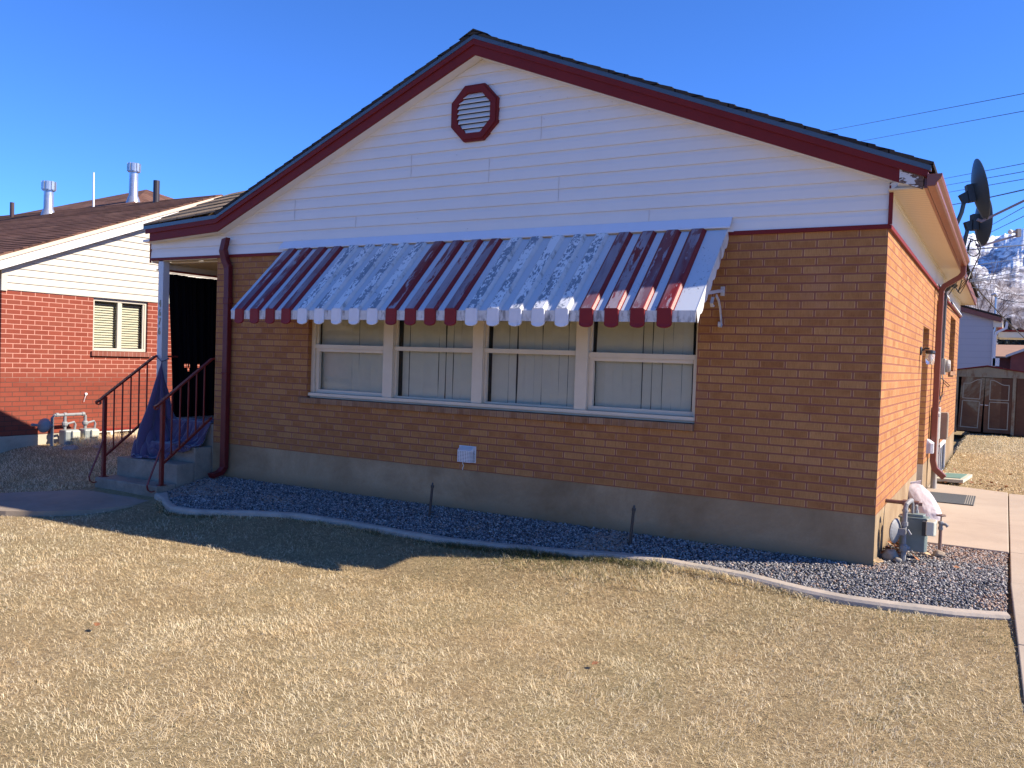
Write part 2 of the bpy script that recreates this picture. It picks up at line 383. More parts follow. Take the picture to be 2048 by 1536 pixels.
# curb (garden edging)
mb = MB(); v = []; pts = []
for i in range(len(CURB)-1):
    (x0,y0),(x1,y1) = CURB[i], CURB[i+1]
    for t in (0, .33, .66): pts.append((x0+(x1-x0)*t, y0+(y1-y0)*t))
pts.append(CURB[-1])
for i, (x, y) in enumerate(pts):
    a = pts[max(0,i-1)]; b = pts[min(len(pts)-1,i+1)]; d = Vector((b[0]-a[0], b[1]-a[1], 0)).normalized(); nrm = Vector((d.y, -d.x, 0))
    z = g_grav(x, y)+.016+.006*noise.noise(Vector((x*2,0,0)))
    wv = .072+.035*smooth(-4, 0, x)+.006*noise.noise(Vector((x*4,5,0)))
    if i < 2: wv = CW+.05-.03*i
    for off, dz in ((0,-.1),(0,-.012),(.012,0),(wv-.02,-.004),(wv,-.02),(wv+.012,-.2)):
        v.append((x+nrm.x*off, y+nrm.y*off, z+dz))
n6 = 6
f = [(i*n6+j, (i+1)*n6+j, (i+1)*n6+j+1, i*n6+j+1) for i in range(len(pts)-1) for j in range(5)]
f += [tuple(range(6)), tuple((len(pts)-1)*6+j for j in range(5,-1,-1))]
mb.add(v, f); cb = mb.build('garden_kerb', CURBC, smooth=False); tag(cb, kind='structure')

# ------------------------------------------------------------------ gravel
def vn(x, y, s, seed):
    """cheap value noise"""
    r_ = np.random.default_rng(seed).random((64,64)); X = (x*s) % 64; Y = (y*s) % 64
    i = X.astype(int); j = Y.astype(int); fx = X-i; fy = Y-j; fx = fx*fx*(3-2*fx); fy = fy*fy*(3-2*fy); i1 = (i+1) % 64; j1 = (j+1) % 64; i %= 64; j %= 64
    return r_[j,i]*(1-fx)*(1-fy)+r_[j,i1]*fx*(1-fy)+r_[j1,i]*(1-fx)*fy+r_[j1,i1]*fx*fy
def fast_mesh(name, verts, faces_idx, nper, mat, tint=None):
    """verts (n,3); faces_idx flat loop list; nper = loops per face array"""
    me = bpy.data.meshes.new(name)
    me.vertices.add(len(verts)); me.vertices.foreach_set('co', verts.astype(np.float32).ravel())
    me.loops.add(len(faces_idx)); me.loops.foreach_set('vertex_index', faces_idx.astype(np.int32))
    me.polygons.add(len(nper)); st = np.concatenate([[0], np.cumsum(nper)[:-1]]).astype(np.int32)
    me.polygons.foreach_set('loop_start', st)
    if tint is not None:
        at = me.attributes.new('tint', 'FLOAT', 'POINT'); at.data.foreach_set('value', tint.astype(np.float32))
    me.materials.append(mat); me.update(calc_edges=True)
    o = bpy.data.objects.new(name, me); COL.objects.link(o); return o
def gravel_mat():
    n = N('gravel_stones'); a = n.node('ShaderNodeAttribute'); a.attribute_name = 'tint'
    c = n.ramp(a.outputs['Fac'], [(0, (.035,.036,.042)), (.3, (.12,.12,.13)), (.6, (.26,.25,.25)), (.85, (.46,.43,.39)), (.95, (.34,.20,.13)), (1, (.66,.62,.56))])
    f = n.noise(n.coord('Object'), 90, 3, .6); c = n.mix(n.ramp(f, [(.4, 0.0), (.7, .35)]), c, (.08,.08,.09)); n.base(c); n.set(.75, 0, .35); return n.mat
GRV = gravel_mat()
ph = (1+5**.5)/2
ico = np.array([(-1,ph,0),(1,ph,0),(-1,-ph,0),(1,-ph,0),(0,-1,ph),(0,1,ph),(0,-1,-ph),(0,1,-ph),(ph,0,-1),(ph,0,1),(-ph,0,-1),(-ph,0,1)])/1.9
icf = np.array([(0,11,5),(0,5,1),(0,1,7),(0,7,10),(0,10,11),(1,5,9),(5,11,4),(11,10,2),(10,7,6),(7,1,8),(3,9,4),(3,4,2),(3,2,6),(3,6,8),(3,8,9),(4,9,5),(2,4,11),(6,2,10),(8,6,7),(9,8,1)])
P = []
while len(P) < 62000:
    x = random.uniform(-7.22, .9); y = random.uniform(-1.2, 1.2)
    if in_gravel(x, y) or (x < -7.0 and -.8 < y < 0): P.append((x, y, g_grav(x, min(y, 0))-.004+random.uniform(-.008,.010)))
P = np.array(P); n_ = len(P)
S = np.stack([rng.uniform(.006,.0145,n_), rng.uniform(.005,.0098,n_), rng.uniform(.003,.007,n_)], 1)
big = rng.random(n_) < .04; S[big] *= 1.5
def randrot(n, tilt=.5):
    a = rng.uniform(0, 2*np.pi, n); b = rng.normal(0, tilt, n); c = rng.normal(0, tilt, n)
    ca, sa, cb_, sb, cc, sc2 = np.cos(a), np.sin(a), np.cos(b), np.sin(b), np.cos(c), np.sin(c)
    Rz = np.zeros((n,3,3)); Rz[:,0,0]=ca; Rz[:,0,1]=-sa; Rz[:,1,0]=sa; Rz[:,1,1]=ca; Rz[:,2,2]=1
    Rx = np.zeros((n,3,3)); Rx[:,0,0]=1; Rx[:,1,1]=cb_; Rx[:,1,2]=-sb; Rx[:,2,1]=sb; Rx[:,2,2]=cb_
    Ry = np.zeros((n,3,3)); Ry[:,1,1]=1; Ry[:,0,0]=cc; Ry[:,0,2]=sc2; Ry[:,2,0]=-sc2; Ry[:,2,2]=cc
    return Rz@Rx@Ry
M3 = randrot(n_)
V = ico[None]*(1+rng.uniform(-.28,.22,(n_,12,1)))*S[:,None,:]
V = np.einsum('nij,nkj->nki', M3, V)+P[:,None,:]
F = (icf[None]+(np.arange(n_)*12)[:,None,None]).reshape(-1)
tg = rng.random(n_); dirt = (vn(P[:,0], P[:,1], 2.4, 31) > .78) & (rng.random(n_) < .55); tg[dirt] = rng.uniform(.90,.97,dirt.sum()); t_ = np.repeat(tg, 12)
gravel = fast_mesh('gravel', V.reshape(-1,3), F, np.full(n_*20, 3), GRV, t_); tag(gravel, 'loose blue-grey gravel filling the bed along the house', 'gravel', kind='stuff')

# ------------------------------------------------------------------ grass
def grass_mat():
    n = N('dry_grass'); a = n.node('ShaderNodeAttribute'); a.attribute_name = 'tint'
    c = n.ramp(a.outputs['Fac'], [(0, (.22,.13,.055)), (.12, (.54,.37,.18)), (.32, (.88,.69,.40)), (.74, (.98,.86,.60)), (.80, (.16,.16,.06)), (1, (.10,.12,.04))])
    n.base(c); n.set(.42, 0, .5)
    # thin blades let some light through
    tr = n.node('ShaderNodeBsdfTranslucent'); n.link(c, tr.inputs[0]); mx = n.node('ShaderNodeMixShader'); mx.inputs[0].default_value = .42
    n.link(n.b.outputs[0], mx.inputs[1]); n.link(tr.outputs[0], mx.inputs[2]); n.link(mx.outputs[0], n.out.inputs[0]); return n.mat
GRASS = grass_mat()
def curb_y_np(x): return np.interp(x, [p[0] for p in CURB], [p[1] for p in CURB])
def g_np(x, y):
    gx = np.array(xs); gy = np.array(ys); Z = np.array([q[2] for q in ground_v]).reshape(ny, nx)
    i = np.clip(np.searchsorted(gx, x)-1, 0, nx-2); j = np.clip(np.searchsorted(gy, y)-1, 0, ny-2)
    tx = (x-gx[i])/(gx[i+1]-gx[i]); ty = (y-gy[j])/(gy[j+1]-gy[j])
    return Z[j,i]*(1-tx)*(1-ty)+Z[j,i+1]*tx*(1-ty)+Z[j+1,i]*(1-tx)*ty+Z[j+1,i+1]*tx*ty
ground_v = [tuple(v_.co) for v_ in ground.data.vertices]
def scatter(n, x0, x1, y0, y1): return rng.uniform(x0, x1, n), rng.uniform(y0, y1, n)
X1, Y1 = scatter(560000, -9.6, 1.05, -6.6, -.4)
dcam = np.hypot(X1-.8, Y1+6.97)
fx_ = (X1-.8)*-.499+(Y1+6.97)*.866; rx_ = (X1-.8)*.866+(Y1+6.97)*.4998
keep = (fx_ > 2.6) & (np.abs(rx_) < fx_*.62+.35) & (rng.random(len(X1)) < np.clip((6.0/dcam)**1.3, .3, 1)) & (Y1 < curb_y_np(X1)-CW+.012) & (X1 < .895+.03*np.maximum(-Y1, 0))
keep &= ~((X1 < -7.2) & (Y1 > -.85)) & ~((X1 < -7.0) & (Y1 > np.interp(X1, [q[0] for q in wk], [q[1] for q in wk])+.0) & (Y1 < np.interp(X1, [q[0] for q in wk], [q[2] for q in wk])))
X1, Y1 = X1[keep], Y1[keep]
X2, Y2 = scatter(60000, -11.15, -8.36, -1.6, 3.2); k2 = Y2 > np.interp(X2, [q[0] for q in wk], [q[2] for q in wk]); X2, Y2 = X2[k2], Y2[k2]
X3, Y3 = scatter(40000, -.1, 3.5, 5.6, 17.2); X3 += 0
# tufts hugging the outer face of the kerb
X4 = rng.uniform(-7.1, .85, 16000); Y4 = curb_y_np(X4)-CW-.01-np.abs(rng.normal(0, .035, 16000)); k4 = rng.random(16000) < np.clip(vn(X4, Y4, 1.3, 3)*1.3-.15, 0, 1)+.15*(X4 > -3.6)*(X4 < -.9); X4, Y4 = X4[k4], Y4[k4]
X = np.concatenate([X1,X2,X3,X4]); Y = np.concatenate([Y1,Y2,Y3,Y4]); nb = len(X)
grp = np.concatenate([np.zeros(len(X1)), np.ones(len(X2)), np.full(len(X3), 2), np.full(len(X4), 3)])
bare = vn(X, Y, .9, 5)*.5+vn(X, Y, 2.7, 6)*.5
spot = np.exp(-(((X+3.80)/.36)**2+((Y+2.10)/.10)**2))+np.exp(-(((X+1.2)/.07)**2+((Y+2.45)/.05)**2))
spot += .7*np.clip((vn(X, Y, 1.6, 41)-.78)*6, 0, 1)*(vn(X, Y, 9, 42) > .35)
kk = (rng.random(nb) < np.clip(1.5-1.2*bare, .25, 1)*(1-.85*np.clip(spot,0,1))) | (grp == 3); X, Y, grp, bare = X[kk], Y[kk], grp[kk], bare[kk]; nb = len(X)
Zg = g_np(X, Y)
L = rng.uniform(.022,.046,nb)*(.65+.75*vn(X, Y, 6, 8)); L[grp == 2] *= 1.3; L[grp == 3] *= 1.35; L[grp == 1] *= 1.5
long_ = (X > -3.4) & (X < -.9) & (Y > -1.0); L[long_] *= 1.45
Wd = np.where(grp == 2, .006, .0013+.00016*np.hypot(X-.8, Y+6.97))
ang = .5+rng.normal(0, .75, nb)+np.pi*(rng.random(nb) < .45)+2.2*(vn(X, Y, 3.1, 9)-.5)
tilt = np.clip(rng.normal(1.22, .36, nb), .1, 1.52); tilt[(grp == 3) | long_] *= .75
dx, dy_ = np.cos(ang), np.sin(ang); hx, hz = np.sin(tilt), np.cos(tilt)
base = np.stack([X, Y, Zg-.003], 1); sidev = np.stack([-dy_, dx, np.zeros(nb)], 1)*(Wd/2)[:,None]
mid = base+np.stack([dx*hx*.55, dy_*hx*.55, hz*.62+.06], 1)*L[:,None]
tip = base+np.stack([dx*(hx*1.05), dy_*(hx*1.05), hz*.85], 1)*L[:,None]
V = np.stack([base-sidev, base+sidev, mid+sidev*.85, mid-sidev*.85, tip], 1)
o5 = (np.arange(nb)*5)[:,None]; F = np.concatenate([o5+np.array([0,1,2,3])[None], o5+np.array([3,2,4])[None]], 1).reshape(-1)
nper = np.tile([4,3], nb)
tt = rng.beta(1.3, 1.0, nb)*.60+.34*(1-bare)-.05+.26*(vn(X, Y, .42, 51)-.5)+.30*(vn(X, Y, 8, 52)-.5)+.16*(vn(X, Y, 17, 53)-.5)
cy = curb_y_np(X)-CW-Y
gp = np.clip(1.1*np.exp(-cy/.28)*(X < -1.4)+.35*np.exp(-cy/.4), 0, 1)*(.3+1.2*vn(X, Y, 2.2, 21))*(Y < .1)
gp += .10*vn(X, Y, 1.1, 22)+.5*np.clip(vn(X, Y, 1.9, 61)*vn(X, Y, 6.5, 62)-.52, 0, 1)*2+.12*np.clip((X+1.6)/2, 0, 1)*vn(X, Y, 3, 63)+.45*np.exp(-((X-.55)**2/.16+(Y+1.0)**2/.08))
gp[grp == 1] = .22; gp[grp == 2] = .12
isg = rng.random(nb) < gp*.75
tt = np.clip(tt, 0, .74); tt[isg] = rng.uniform(.8, 1, isg.sum())
lawn = fast_mesh('grass', V.reshape(-1,3), F, nper, GRASS, np.repeat(tt, 5)); tag(lawn, 'dormant straw-coloured lawn with greener tufts by the kerb', 'grass', kind='stuff')

# ------------------------------------------------------------------ mountains
def mountain_mat():
    n = N('snowy_mountain'); geo = n.node('ShaderNodeNewGeometry'); sep = n.node('ShaderNodeSeparateXYZ'); n.link(geo.outputs['Position'], sep.inputs[0])
    v = n.coord('Object'); a = n.noise(n.coord('Object', scale=(.011,.011,.03), rot=(0,.5,.4)), 1, 8, .62, .6); b = n.noise(n.coord('Object', scale=(.045,.045,.08), rot=(0,.7,.2)), 1, 7, .7, .5)
    h = n.math('MULTIPLY', sep.outputs[2], 1/700)
    f = n.math('ADD', n.math('ADD', n.math('MULTIPLY', a, .75), n.math('MULTIPLY', b, .5)), n.math('MULTIPLY', h, .42))
    c = n.ramp(f, [(.66, (.14,.12,.125)), (.80, (.22,.20,.215)), (.885, (.36,.35,.39)), (.94, (.72,.73,.77)), (1.05, (.88,.89,.92))])  # mauve mid tones for rock and brush also paint in grazing light on snow
    n.base(c); n.set(.9, 0, .1); n.bump(n.math('ADD', a, n.math('MULTIPLY', b, .5)), .6, 18); return n.mat
mb = MB(); mx_, my_ = 420, 130
def mh(x, y):
    p = Vector((x/900, y/900, .3)); r_ = noise.ridged_multi_fractal(p, .9, 2.1, 7, 1.0, 2.0)
    prof = smooth(2600, 4800, y)**.85*(1-smooth(5000, 7400, y)*.8)
    top = 640+60*math.exp(-((x-10)/150)**2)+240*smooth(400, 2500, x)-500*smooth(-500, -3500, x)
    d_ = noise.fractal(Vector((x/120, y/160, 1.1)), .8, 2.1, 6)
    return -8+max(0, prof)*(top*.80+(r_-1.0)*150+d_*34)+prof*30
for j in range(my_+1):
    for i in range(mx_+1):
        x = -4200+8400*i/mx_ if True else 0
        u_ = i/mx_*2-1; x = 700*u_+3900*u_**3; y = 2500+5200*j/my_
        mb.v.append((x, y, mh(x, y)))
mb.raw([(j*(mx_+1)+i, j*(mx_+1)+i+1, (j+1)*(mx_+1)+i+1, (j+1)*(mx_+1)+i) for j in range(my_) for i in range(mx_)])
mo = mb.build('mountains', mountain_mat(), smooth=False, normals=False); tag(mo, kind='structure')
mo.data.polygons.foreach_set('use_smooth', [True]*len(mo.data.polygons))

# ================================================================== THE HOUSE
ZF, ZT = .363, 2.53                       # top of foundation, top of brick
house = thing('brick_house', 'tan brick house with white siding gable and dark red trim, filling the middle', 'house')
SR, SL = .3945, .4345                     # pitches
AX, AZ = -3.65, 4.51                      # ridge
KX = -7.1; KZ = AZ-SL*(AX-KX)             # kink on the left rake
def roof_top(x): return AZ-SR*(x-AX) if x >= AX else (AZ-SL*(AX-x) if x >= KX else KZ+(x-KX)*.055)

mb = MB(); mb.box(-7.25,-.0,.006,.22,-.45,ZF); mb.box(-.22,0,.22,3.45,-.45,ZF); mb.box(-.22,0,4.32,11.4,-.45,ZF); mb.box(-.4,-.12,3.45,4.32,-.45,.12)
mb.box(-7.25,-7.0,.22,11.4,-.45,ZF); mb.box(-7.0,-.22,11.2,11.4,-.45,ZF)
mb.build('foundation', FOUND, house)
# brick shell
WX0, WX1, WZ0, WZ1 = -5.785, -1.432, .975, 2.33
mb = MB()
mb.box(-7.24, WX0, 0, .2, ZF, ZT); mb.box(WX1, 0, 0, .2, ZF, ZT); mb.box(WX0, WX1, 0, .2, ZF, .902); mb.box(WX0, WX1, 0, .2, WZ1, ZT)
SW = [(3.45,4.32,.12,1.975), (5.35,6.27,1.56,2.40), (8.55,10.08,1.50,2.40)]
y = .2
for a, b, z0, z1 in SW:
    mb.box(-.2, 0, y, a, ZF, ZT); mb.box(-.2, 0, a, b, z1, ZT)
    if z0 > ZF: mb.box(-.2, 0, a, b, ZF, z0-.07 if z0 > 1 else z0)
    y = b
mb.box(-.2, 0, y, 11.4, ZF, ZT)
mb.box(-7.24,-7.04,.2,11.4,ZF,ZT); mb.box(-8.3,-7.24,1.06,1.16,.575,2.50); mb.box(-7.04,-.2,11.2,11.4,ZF,ZT)
mb.build('wall', BR, house)
mb = MB(); mb.box(WX0-.1, WX1+.0, -.035, .1, .903, .962)
sill = mb.build('window_sill', BRS, house, bevel=.004)
sill['label'] = 'rowlock brick sill under the front window'
for a, b, z0 in ((5.33,6.29,1.56),(8.53,10.10,1.50)):
    mb = MB(); mb.box(-.1, .035, a, b, z0-.068, z0-.002); mb.build('window_sill', BRS, house)

# front window
fw = MB(); FY = .055
fw.box(WX0, WX1, FY-.01, FY+.09, .965, 1.0)                 # sill rail
fw.box(WX0-.0, WX1, FY-.04, FY+.0, .985, 1.018)
fw.box(WX0, WX0+.05, FY, FY+.09, 1.0, WZ1); fw.box(WX1-.03, WX1, FY, FY+.09, 1.0, WZ1); fw.box(WX0+.05, WX1-.03, FY, FY+.09, WZ1-.05, WZ1)
posts = [(-4.777,-4.655), (-3.682,-3.565), (-2.573,-2.455)]
for a, b in posts: fw.box(a, b, FY-.02, FY+.09, 1.018, WZ1-.05)
win = fw.build('window', FRAME, house, bevel=.003); win['label'] = 'wide four-bay front window'
bays = [(WX0+.05, -4.777), (-4.655, -3.682), (-3.565, -2.573), (-2.455, WX1-.03)]
ZR = [1.525, 1.525, 1.53, 1.52]
for i, (a, b) in enumerate(bays):
    mb = MB(); zr = ZR[i]
    mb.box(a+.001, b-.001, FY+.005, FY+.045, zr-.022, zr+.022)
    lo = i in (0, 3)
    e = .045 if lo else .025
    mb.box(a+.001, a+e, FY+.022, FY+.06, 1.018, zr-.022); mb.box(b-e*.5, b-.001, FY+.022, FY+.06, 1.018, zr-.022)
    mb.box(a+e, b-e*.5, FY+.022, FY+.06, 1.018, 1.018+.02+(.02 if lo else 0)); 
    if lo: mb.box(a+e, b-e*.5, FY+.018, FY+.055, zr-.055, zr-.023)
    mb.box(a+.001, a+.02, FY+.03, FY+.06, zr+.022, WZ1-.05)
    mb.build('sash', FRAME, win, bevel=.002)
    mb = MB(); mb.box(a+.001, b-.001, FY+.062, FY+.066, 1.02, WZ1-.051); mb.build('pane', GLASS, win)
    # vertical blinds
    mb = MB(); x = a+.03+(.05 if i else .02); k = 0
    while x < b-.02:
        t_ = R(random.choice((-7,2,9,13))+4*random.random()); wv = .0435; sk = random.uniform(-.006,.006)
        dxx, dyy = math.cos(t_)*wv, math.sin(t_)*wv
        z0_ = 1.03+random.uniform(-.004,.006)
        cols = 6; vv = []
        for q in range(cols+1):
            zz = z0_+(2.3-z0_)*q/cols; bow = (random.uniform(-.006,.006) if i == 0 else 0)+sk*math.sin(q)
            vv += [(x-dxx+bow, .165-dyy, zz), (x+dxx+bow, .165+dyy, zz)]
        mb.add(vv, [(2*q, 2*q+1, 2*q+3, 2*q+2) for q in range(cols)]); x += random.choice((.086,.089,.091,.095)) if i else random.choice((.078,.086,.092,.096)); k += 1
    mb.build('blind', BLIND, win)
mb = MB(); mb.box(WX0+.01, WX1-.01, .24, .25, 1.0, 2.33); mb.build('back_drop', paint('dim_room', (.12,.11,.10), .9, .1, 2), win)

# siding: dutch-lap courses cut to the gable
def siding(mb, zb, zt, xl, xr, y, dirn=-1, axis='y', ch=.1155):
    """courses between zb and zt; xl(z), xr(z) give the ends"""
    z = zb
    prof = [(0, .0135), (.002, .0150), (.072, .0105), (.090, .0055), (.1155, .0015)]
    while z < zt-.004:
        for (a, oa), (b, ob) in zip(prof, prof[1:]):
            z0, z1 = z+a*ch/.1155, z+b*ch/.1155
            if z0 >= zt: break
            z1 = min(z1, zt)
            L0, R0, L1, R1 = xl(z0), xr(z0), xl(z1), xr(z1)
            if R0 <= L0: break
            if R1 < L1: L1 = R1 = (L1+R1)/2
            q = [(L0, y+dirn*oa, z0), (R0, y+dirn*oa, z0), (R1, y+dirn*ob, z1), (L1, y+dirn*ob, z1)]
            if axis == 'x': q = [(b_, a_, c_) for a_, b_, c_ in q]
            mb.add(q, [(0,1,2,3)])
        q = [(xl(z), y, z), (xr(z), y, z), (xr(z), y+dirn*.0135, z), (xl(z), y+dirn*.0135, z)]
        if axis == 'x': q = [(b_, a_, c_) for a_, b_, c_ in q]
        mb.add(q, [(0,1,2,3)])
        z += ch
SB = 2.552
def sxl(z): return max(-8.42, AX-(4.30-z)/.428) if z > 2.765 else -8.42
def sxr(z): return min(-.003, -3.60+(4.315-z)/.3975)
mb = MB(); siding(mb, SB, 4.30, sxl, sxr, 0); mb.mi = 1
for x, k, n2 in ((-6.02,3,2),(-4.45,6,2),(-3.53,5,2),(-2.78,3,2),(-2.98,8,2),(-5.15,2,1),(-1.9,1,1)):
    z0 = SB+k*.1155; mb.box(x, x+.0030, -.0165, -.012, z0-.002, z0+n2*.1155-.01)
for x, z in ((-3.9,3.42),(-2.95,3.66),(-2.72,3.83),(-2.5,3.68),(-2.28,3.74),(-2.1,3.91),(-3.0,3.87),(-4.35,2.83),(-5.9,2.68),(-3.75,2.70)):
    mb.lathe([(.004,0),(.004,.004)], (x,-.0155,z), (0,-1,0), 6)
sid = mb.build('siding', [WHITE, paint('joint_shadow', (.56,.51,.48), .8, .1)], house, normals=False)

# backing of the gable and ceiling of the attic (keeps it light-tight)
mb = MB(); mb.prism([(-8.40,2.54),(-.01,2.54),(-.01,2.88),(AX,4.36),(KX,2.86),(-8.40,2.84)], .004, .05, 'y'); mb.build('gable_sheathing', PLAST, house)
mb = MB(); mb.box(-7.2,-.2,.06,11.2,2.475,2.49); mb.build('ceiling', SOFF, house).data.materials[0]
# dark red starter strip between brick and siding
mb = MB(); mb.box(-8.425,-6.17,-.022,0.002,2.524,2.556); mb.box(-1.16,.004,-.022,0.002,2.524,2.556); mb.box(-6.17,-1.16,-.012,0.002,2.524,2.552)
mb.box(-.001,.024,-.02,11.42,2.520,2.552); mb.rtube([(.012,-.02,2.556),(.012,-.02,2.84)], .014, .014, (1,0,0))
mb.box(-8.432,-8.418,-.02,.0,2.50,2.76)
mb.build('red_trim', RED, house)

# rake boards, outer face y = -.15
def rake_strip(mb, top, bot, y0, y1, xa, xb, step=None):
    xsx = [xa]+[k for k in (KX, AX) if xa < k < xb]+[xb]
    poly = [(x, roof_top(x)-top) for x in xsx]+[(x, roof_top(x)-bot) for x in reversed(xsx)]
    mb.prism(poly, y0, y1, 'y')
rb = MB(); rake_strip(rb, .062, .205, -.150, -.125, -8.27, .075)
rake_strip(rb, .058, .112, -.166, -.150, -8.33, .262)
rbo = rb.build('rake_board', RED, house, bevel=.002)
pb = MB(); rake_strip(pb, .112, .203, -.149, -.126, .075, .235)
def peel():
    n = N('peeling_board'); v = n.coord('Object', scale=(1,1,2.4)); f = n.noise(v, 16, 6, .6, .4)
    sep = n.node('ShaderNodeSeparateXYZ'); n.link(n.coord('Object'), sep.inputs[0]); g = n.math('ADD', f, n.math('MULTIPLY', n.math('SUBTRACT', sep.outputs[0], .13), 1.3)); f5 = n.noise(n.coord('Object', scale=(1,1,9)), 14, 5, .6); br_ = n.ramp(f5, [(.35, (.06,.035,.025)), (.65, (.22,.13,.09))]); c = n.mix(n.ramp(g, [(.47, 0.0), (.48, 1.0)]), (.62,.60,.56), br_); n.base(c); n.set(.8); n.bump(f, .5, .004); return n.mat
pbo = pb.build('rake_board', peel(), house); pbo['label'] = 'weathered end of the rake board with its paint peeled off'
db = MB(); rake_strip(db, .018, .060, -.172, -.125, -8.36, .283); db.build('drip_edge', DRIP, house)
# white strip under the rake
wsb = MB()
def strip_u(mb, xa, xb):
    xsx = [xa]+[k for k in (KX, AX) if xa < k < xb]+[xb]
    for a, b in zip(xsx, xsx[1:]):
        mb.add([(a,-.126,roof_top(a)-.198),(b,-.126,roof_top(b)-.198),(b,0.0,roof_top(b)-.206),(a,0.0,roof_top(a)-.206),(a,-.126,roof_top(a)-.17),(b,-.126,roof_top(b)-.17),(b,0,roof_top(b)-.17),(a,0,roof_top(a)-.17)], [(0,1,2,3),(4,5,6,7),(0,1,5,4),(3,2,6,7)])
strip_u(wsb, -8.42, .08); wsb.build('rake_soffit', WHITE, house)
# boxed eave end + side soffit + frieze
mb = MB(); mb.add([(0,-.02,2.795),(.08,-.126,2.835),(.235,-.126,2.79),(.235,-.02,2.79),(0,-.02,2.85),(.08,-.126,2.88),(.235,-.126,2.88),(.235,-.02,2.88)],[(0,1,2,3),(0,1,5,4),(1,2,6,5)])
mb.build('eave_return', WHITE, house)
def soffit_mat():
    n = N('vented_soffit'); v = n.coord('Object'); sep = n.node('ShaderNodeSeparateXYZ'); n.link(v, sep.inputs[0])
    fr = n.math('FRACT', n.math('MULTIPLY', sep.outputs[1], 1/.085)); k = n.math('LESS_THAN', fr, .1)
    c = n.mix(k, (.66,.54,.36), (.42,.33,.21)); n.base(c); n.set(.5); n.bump(fr, .2, .003); return n.mat
SOFV = soffit_mat()
mb = MB(); mb.box(0.0,.24,-.12,11.7,2.788,2.80); mb.build('soffit', SOFV, house)
mb = MB(); mb.box(0,.008,0,11.4,2.552,2.788); mb.box(0.008,.02,0,11.4,2.77,2.788); mb.build('frieze_board', CREAM, house)
FSH = paint('awning_valance_white', (.80,.80,.80), .4, .03, 5)
mb = MB()
for a, b in ((5.3,7.3),(8.2,11.4)): mb.add([(.025,a,2.545),(.05,a,2.55),(.05,b,2.55),(.025,b,2.545),(.022,a,2.61),(.022,b,2.61)],[(0,1,2,3),(1,4,5,2)])
mb.build('drip_cap', FSH, house)
# eave fascia and gutter
mb = MB(); mb.box(.24,.262,-.125,11.75,2.785,2.905); mb.build('fascia', GUT, house)
mb = MB()
prof = [(.262,2.875),(.264,2.785),(.315,2.785),(.327,2.800),(.330,2.818),(.350,2.840),(.358,2.858),(.358,2.875),(.350,2.875),(.346,2.852),(.322,2.822),(.315,2.797),(.274,2.797),(.272,2.875)]
mb.prism(prof, -.185, 5.12, 'y')
mb.prism([(.262,2.872),(.262,2.785),(.315,2.785),(.330,2.815),(.350,2.838),(.359,2.858),(.359,2.872)], -.190, -.184, 'y'); mb.prism([(.262,2.872),(.262,2.785),(.315,2.785),(.330,2.815),(.350,2.838),(.359,2.858),(.359,2.872)], 5.121, 5.127, 'y')
gut = mb.build('gutter', GUT, house, bevel=.003)
mb = MB(); mb.rtube([(.30,4.98,2.79),(.30,4.98,2.70),(.27,4.98,2.655),(.10,4.98,2.545),(.068,4.98,2.49),(.062,4.98,1.85)], .042, .030, (0,1,0)); mb.rtube([(.062,4.98,1.87),(.062,4.98,.36),(.085,4.98,.26),(.20,4.98,.155)], .046, .034, (0,1,0))
mb.build('downspout', GUT, house, bevel=.006)
mb = MB(); dx = -7.06
mb.rtube([(-7.02,-.075,2.735),(-7.06,-.075,2.60),(-7.045,-.06,2.50),(-7.0,-.05,2.40)], .042, .032, (1,0,.2)); mb.rtube([(-7.0,-.05,2.43),(-6.995,-.05,2.05),(-6.995,-.05,.09),(-7.03,-.075,.03),(-7.10,-.15,-.01)], .040, .032, (1,0,0)); 
mb.rtube([(-6.995,-.05,1.98),(-6.995,-.05,2.06)], .045, .037, (1,0,0)); mb.rtube([(-6.995,-.05,1.18),(-6.995,-.05,1.20)], .045, .037, (1,0,0))
mb.build('downspout', REDM, house, bevel=.006)

# roof planes with stepped shingle courses
def roof_profile(x0, z0, x1, z1, step=.14, up=.009):
    """stepped outline from (x0,z0) high to (x1,z1) low"""
    L_ = math.hypot(x1-x0, z1-z0); n = max(1, int(L_/step)); pts = []
    ux, uz = (x1-x0)/L_, (z1-z0)/L_; nx_, nz_ = -uz*(1 if ux > 0 else -1), abs(ux)
    for i in range(n):
        a = L_*i/n; b = L_*(i+1)/n; jit = random.uniform(-.002,.003)
        pts.append((x0+ux*a+nx_*.002, z0+uz*a+nz_*.002)); pts.append((x0+ux*b+nx_*(up+jit), z0+uz*b+nz_*(up+jit)))
    return pts, (nx_, nz_)
mb = MB()
pr, nn = roof_profile(AX, AZ, .297, roof_top(.297)); mb.prism(pr+[(.297, roof_top(.297)-.022),(AX, AZ-.022)], -.178, 11.8, 'y')
pr, nn = roof_profile(AX, AZ, KX, KZ); mb.prism(pr+[(KX, KZ-.022),(AX, AZ-.022)], -.178, 11.8, 'y')
mb.prism([(KX,KZ),(-7.27,KZ-SL*.17),(-7.27,KZ-SL*.17-.03),(KX,KZ-.03)], .9, 11.8, 'y')
mb.prism([(AX-.16,AZ-.05),(AX,AZ+.028),(AX+.16,AZ-.043),(AX,AZ+.012)], -.182, 11.8, 'y')
mb.build('roof', DARKSH, house)
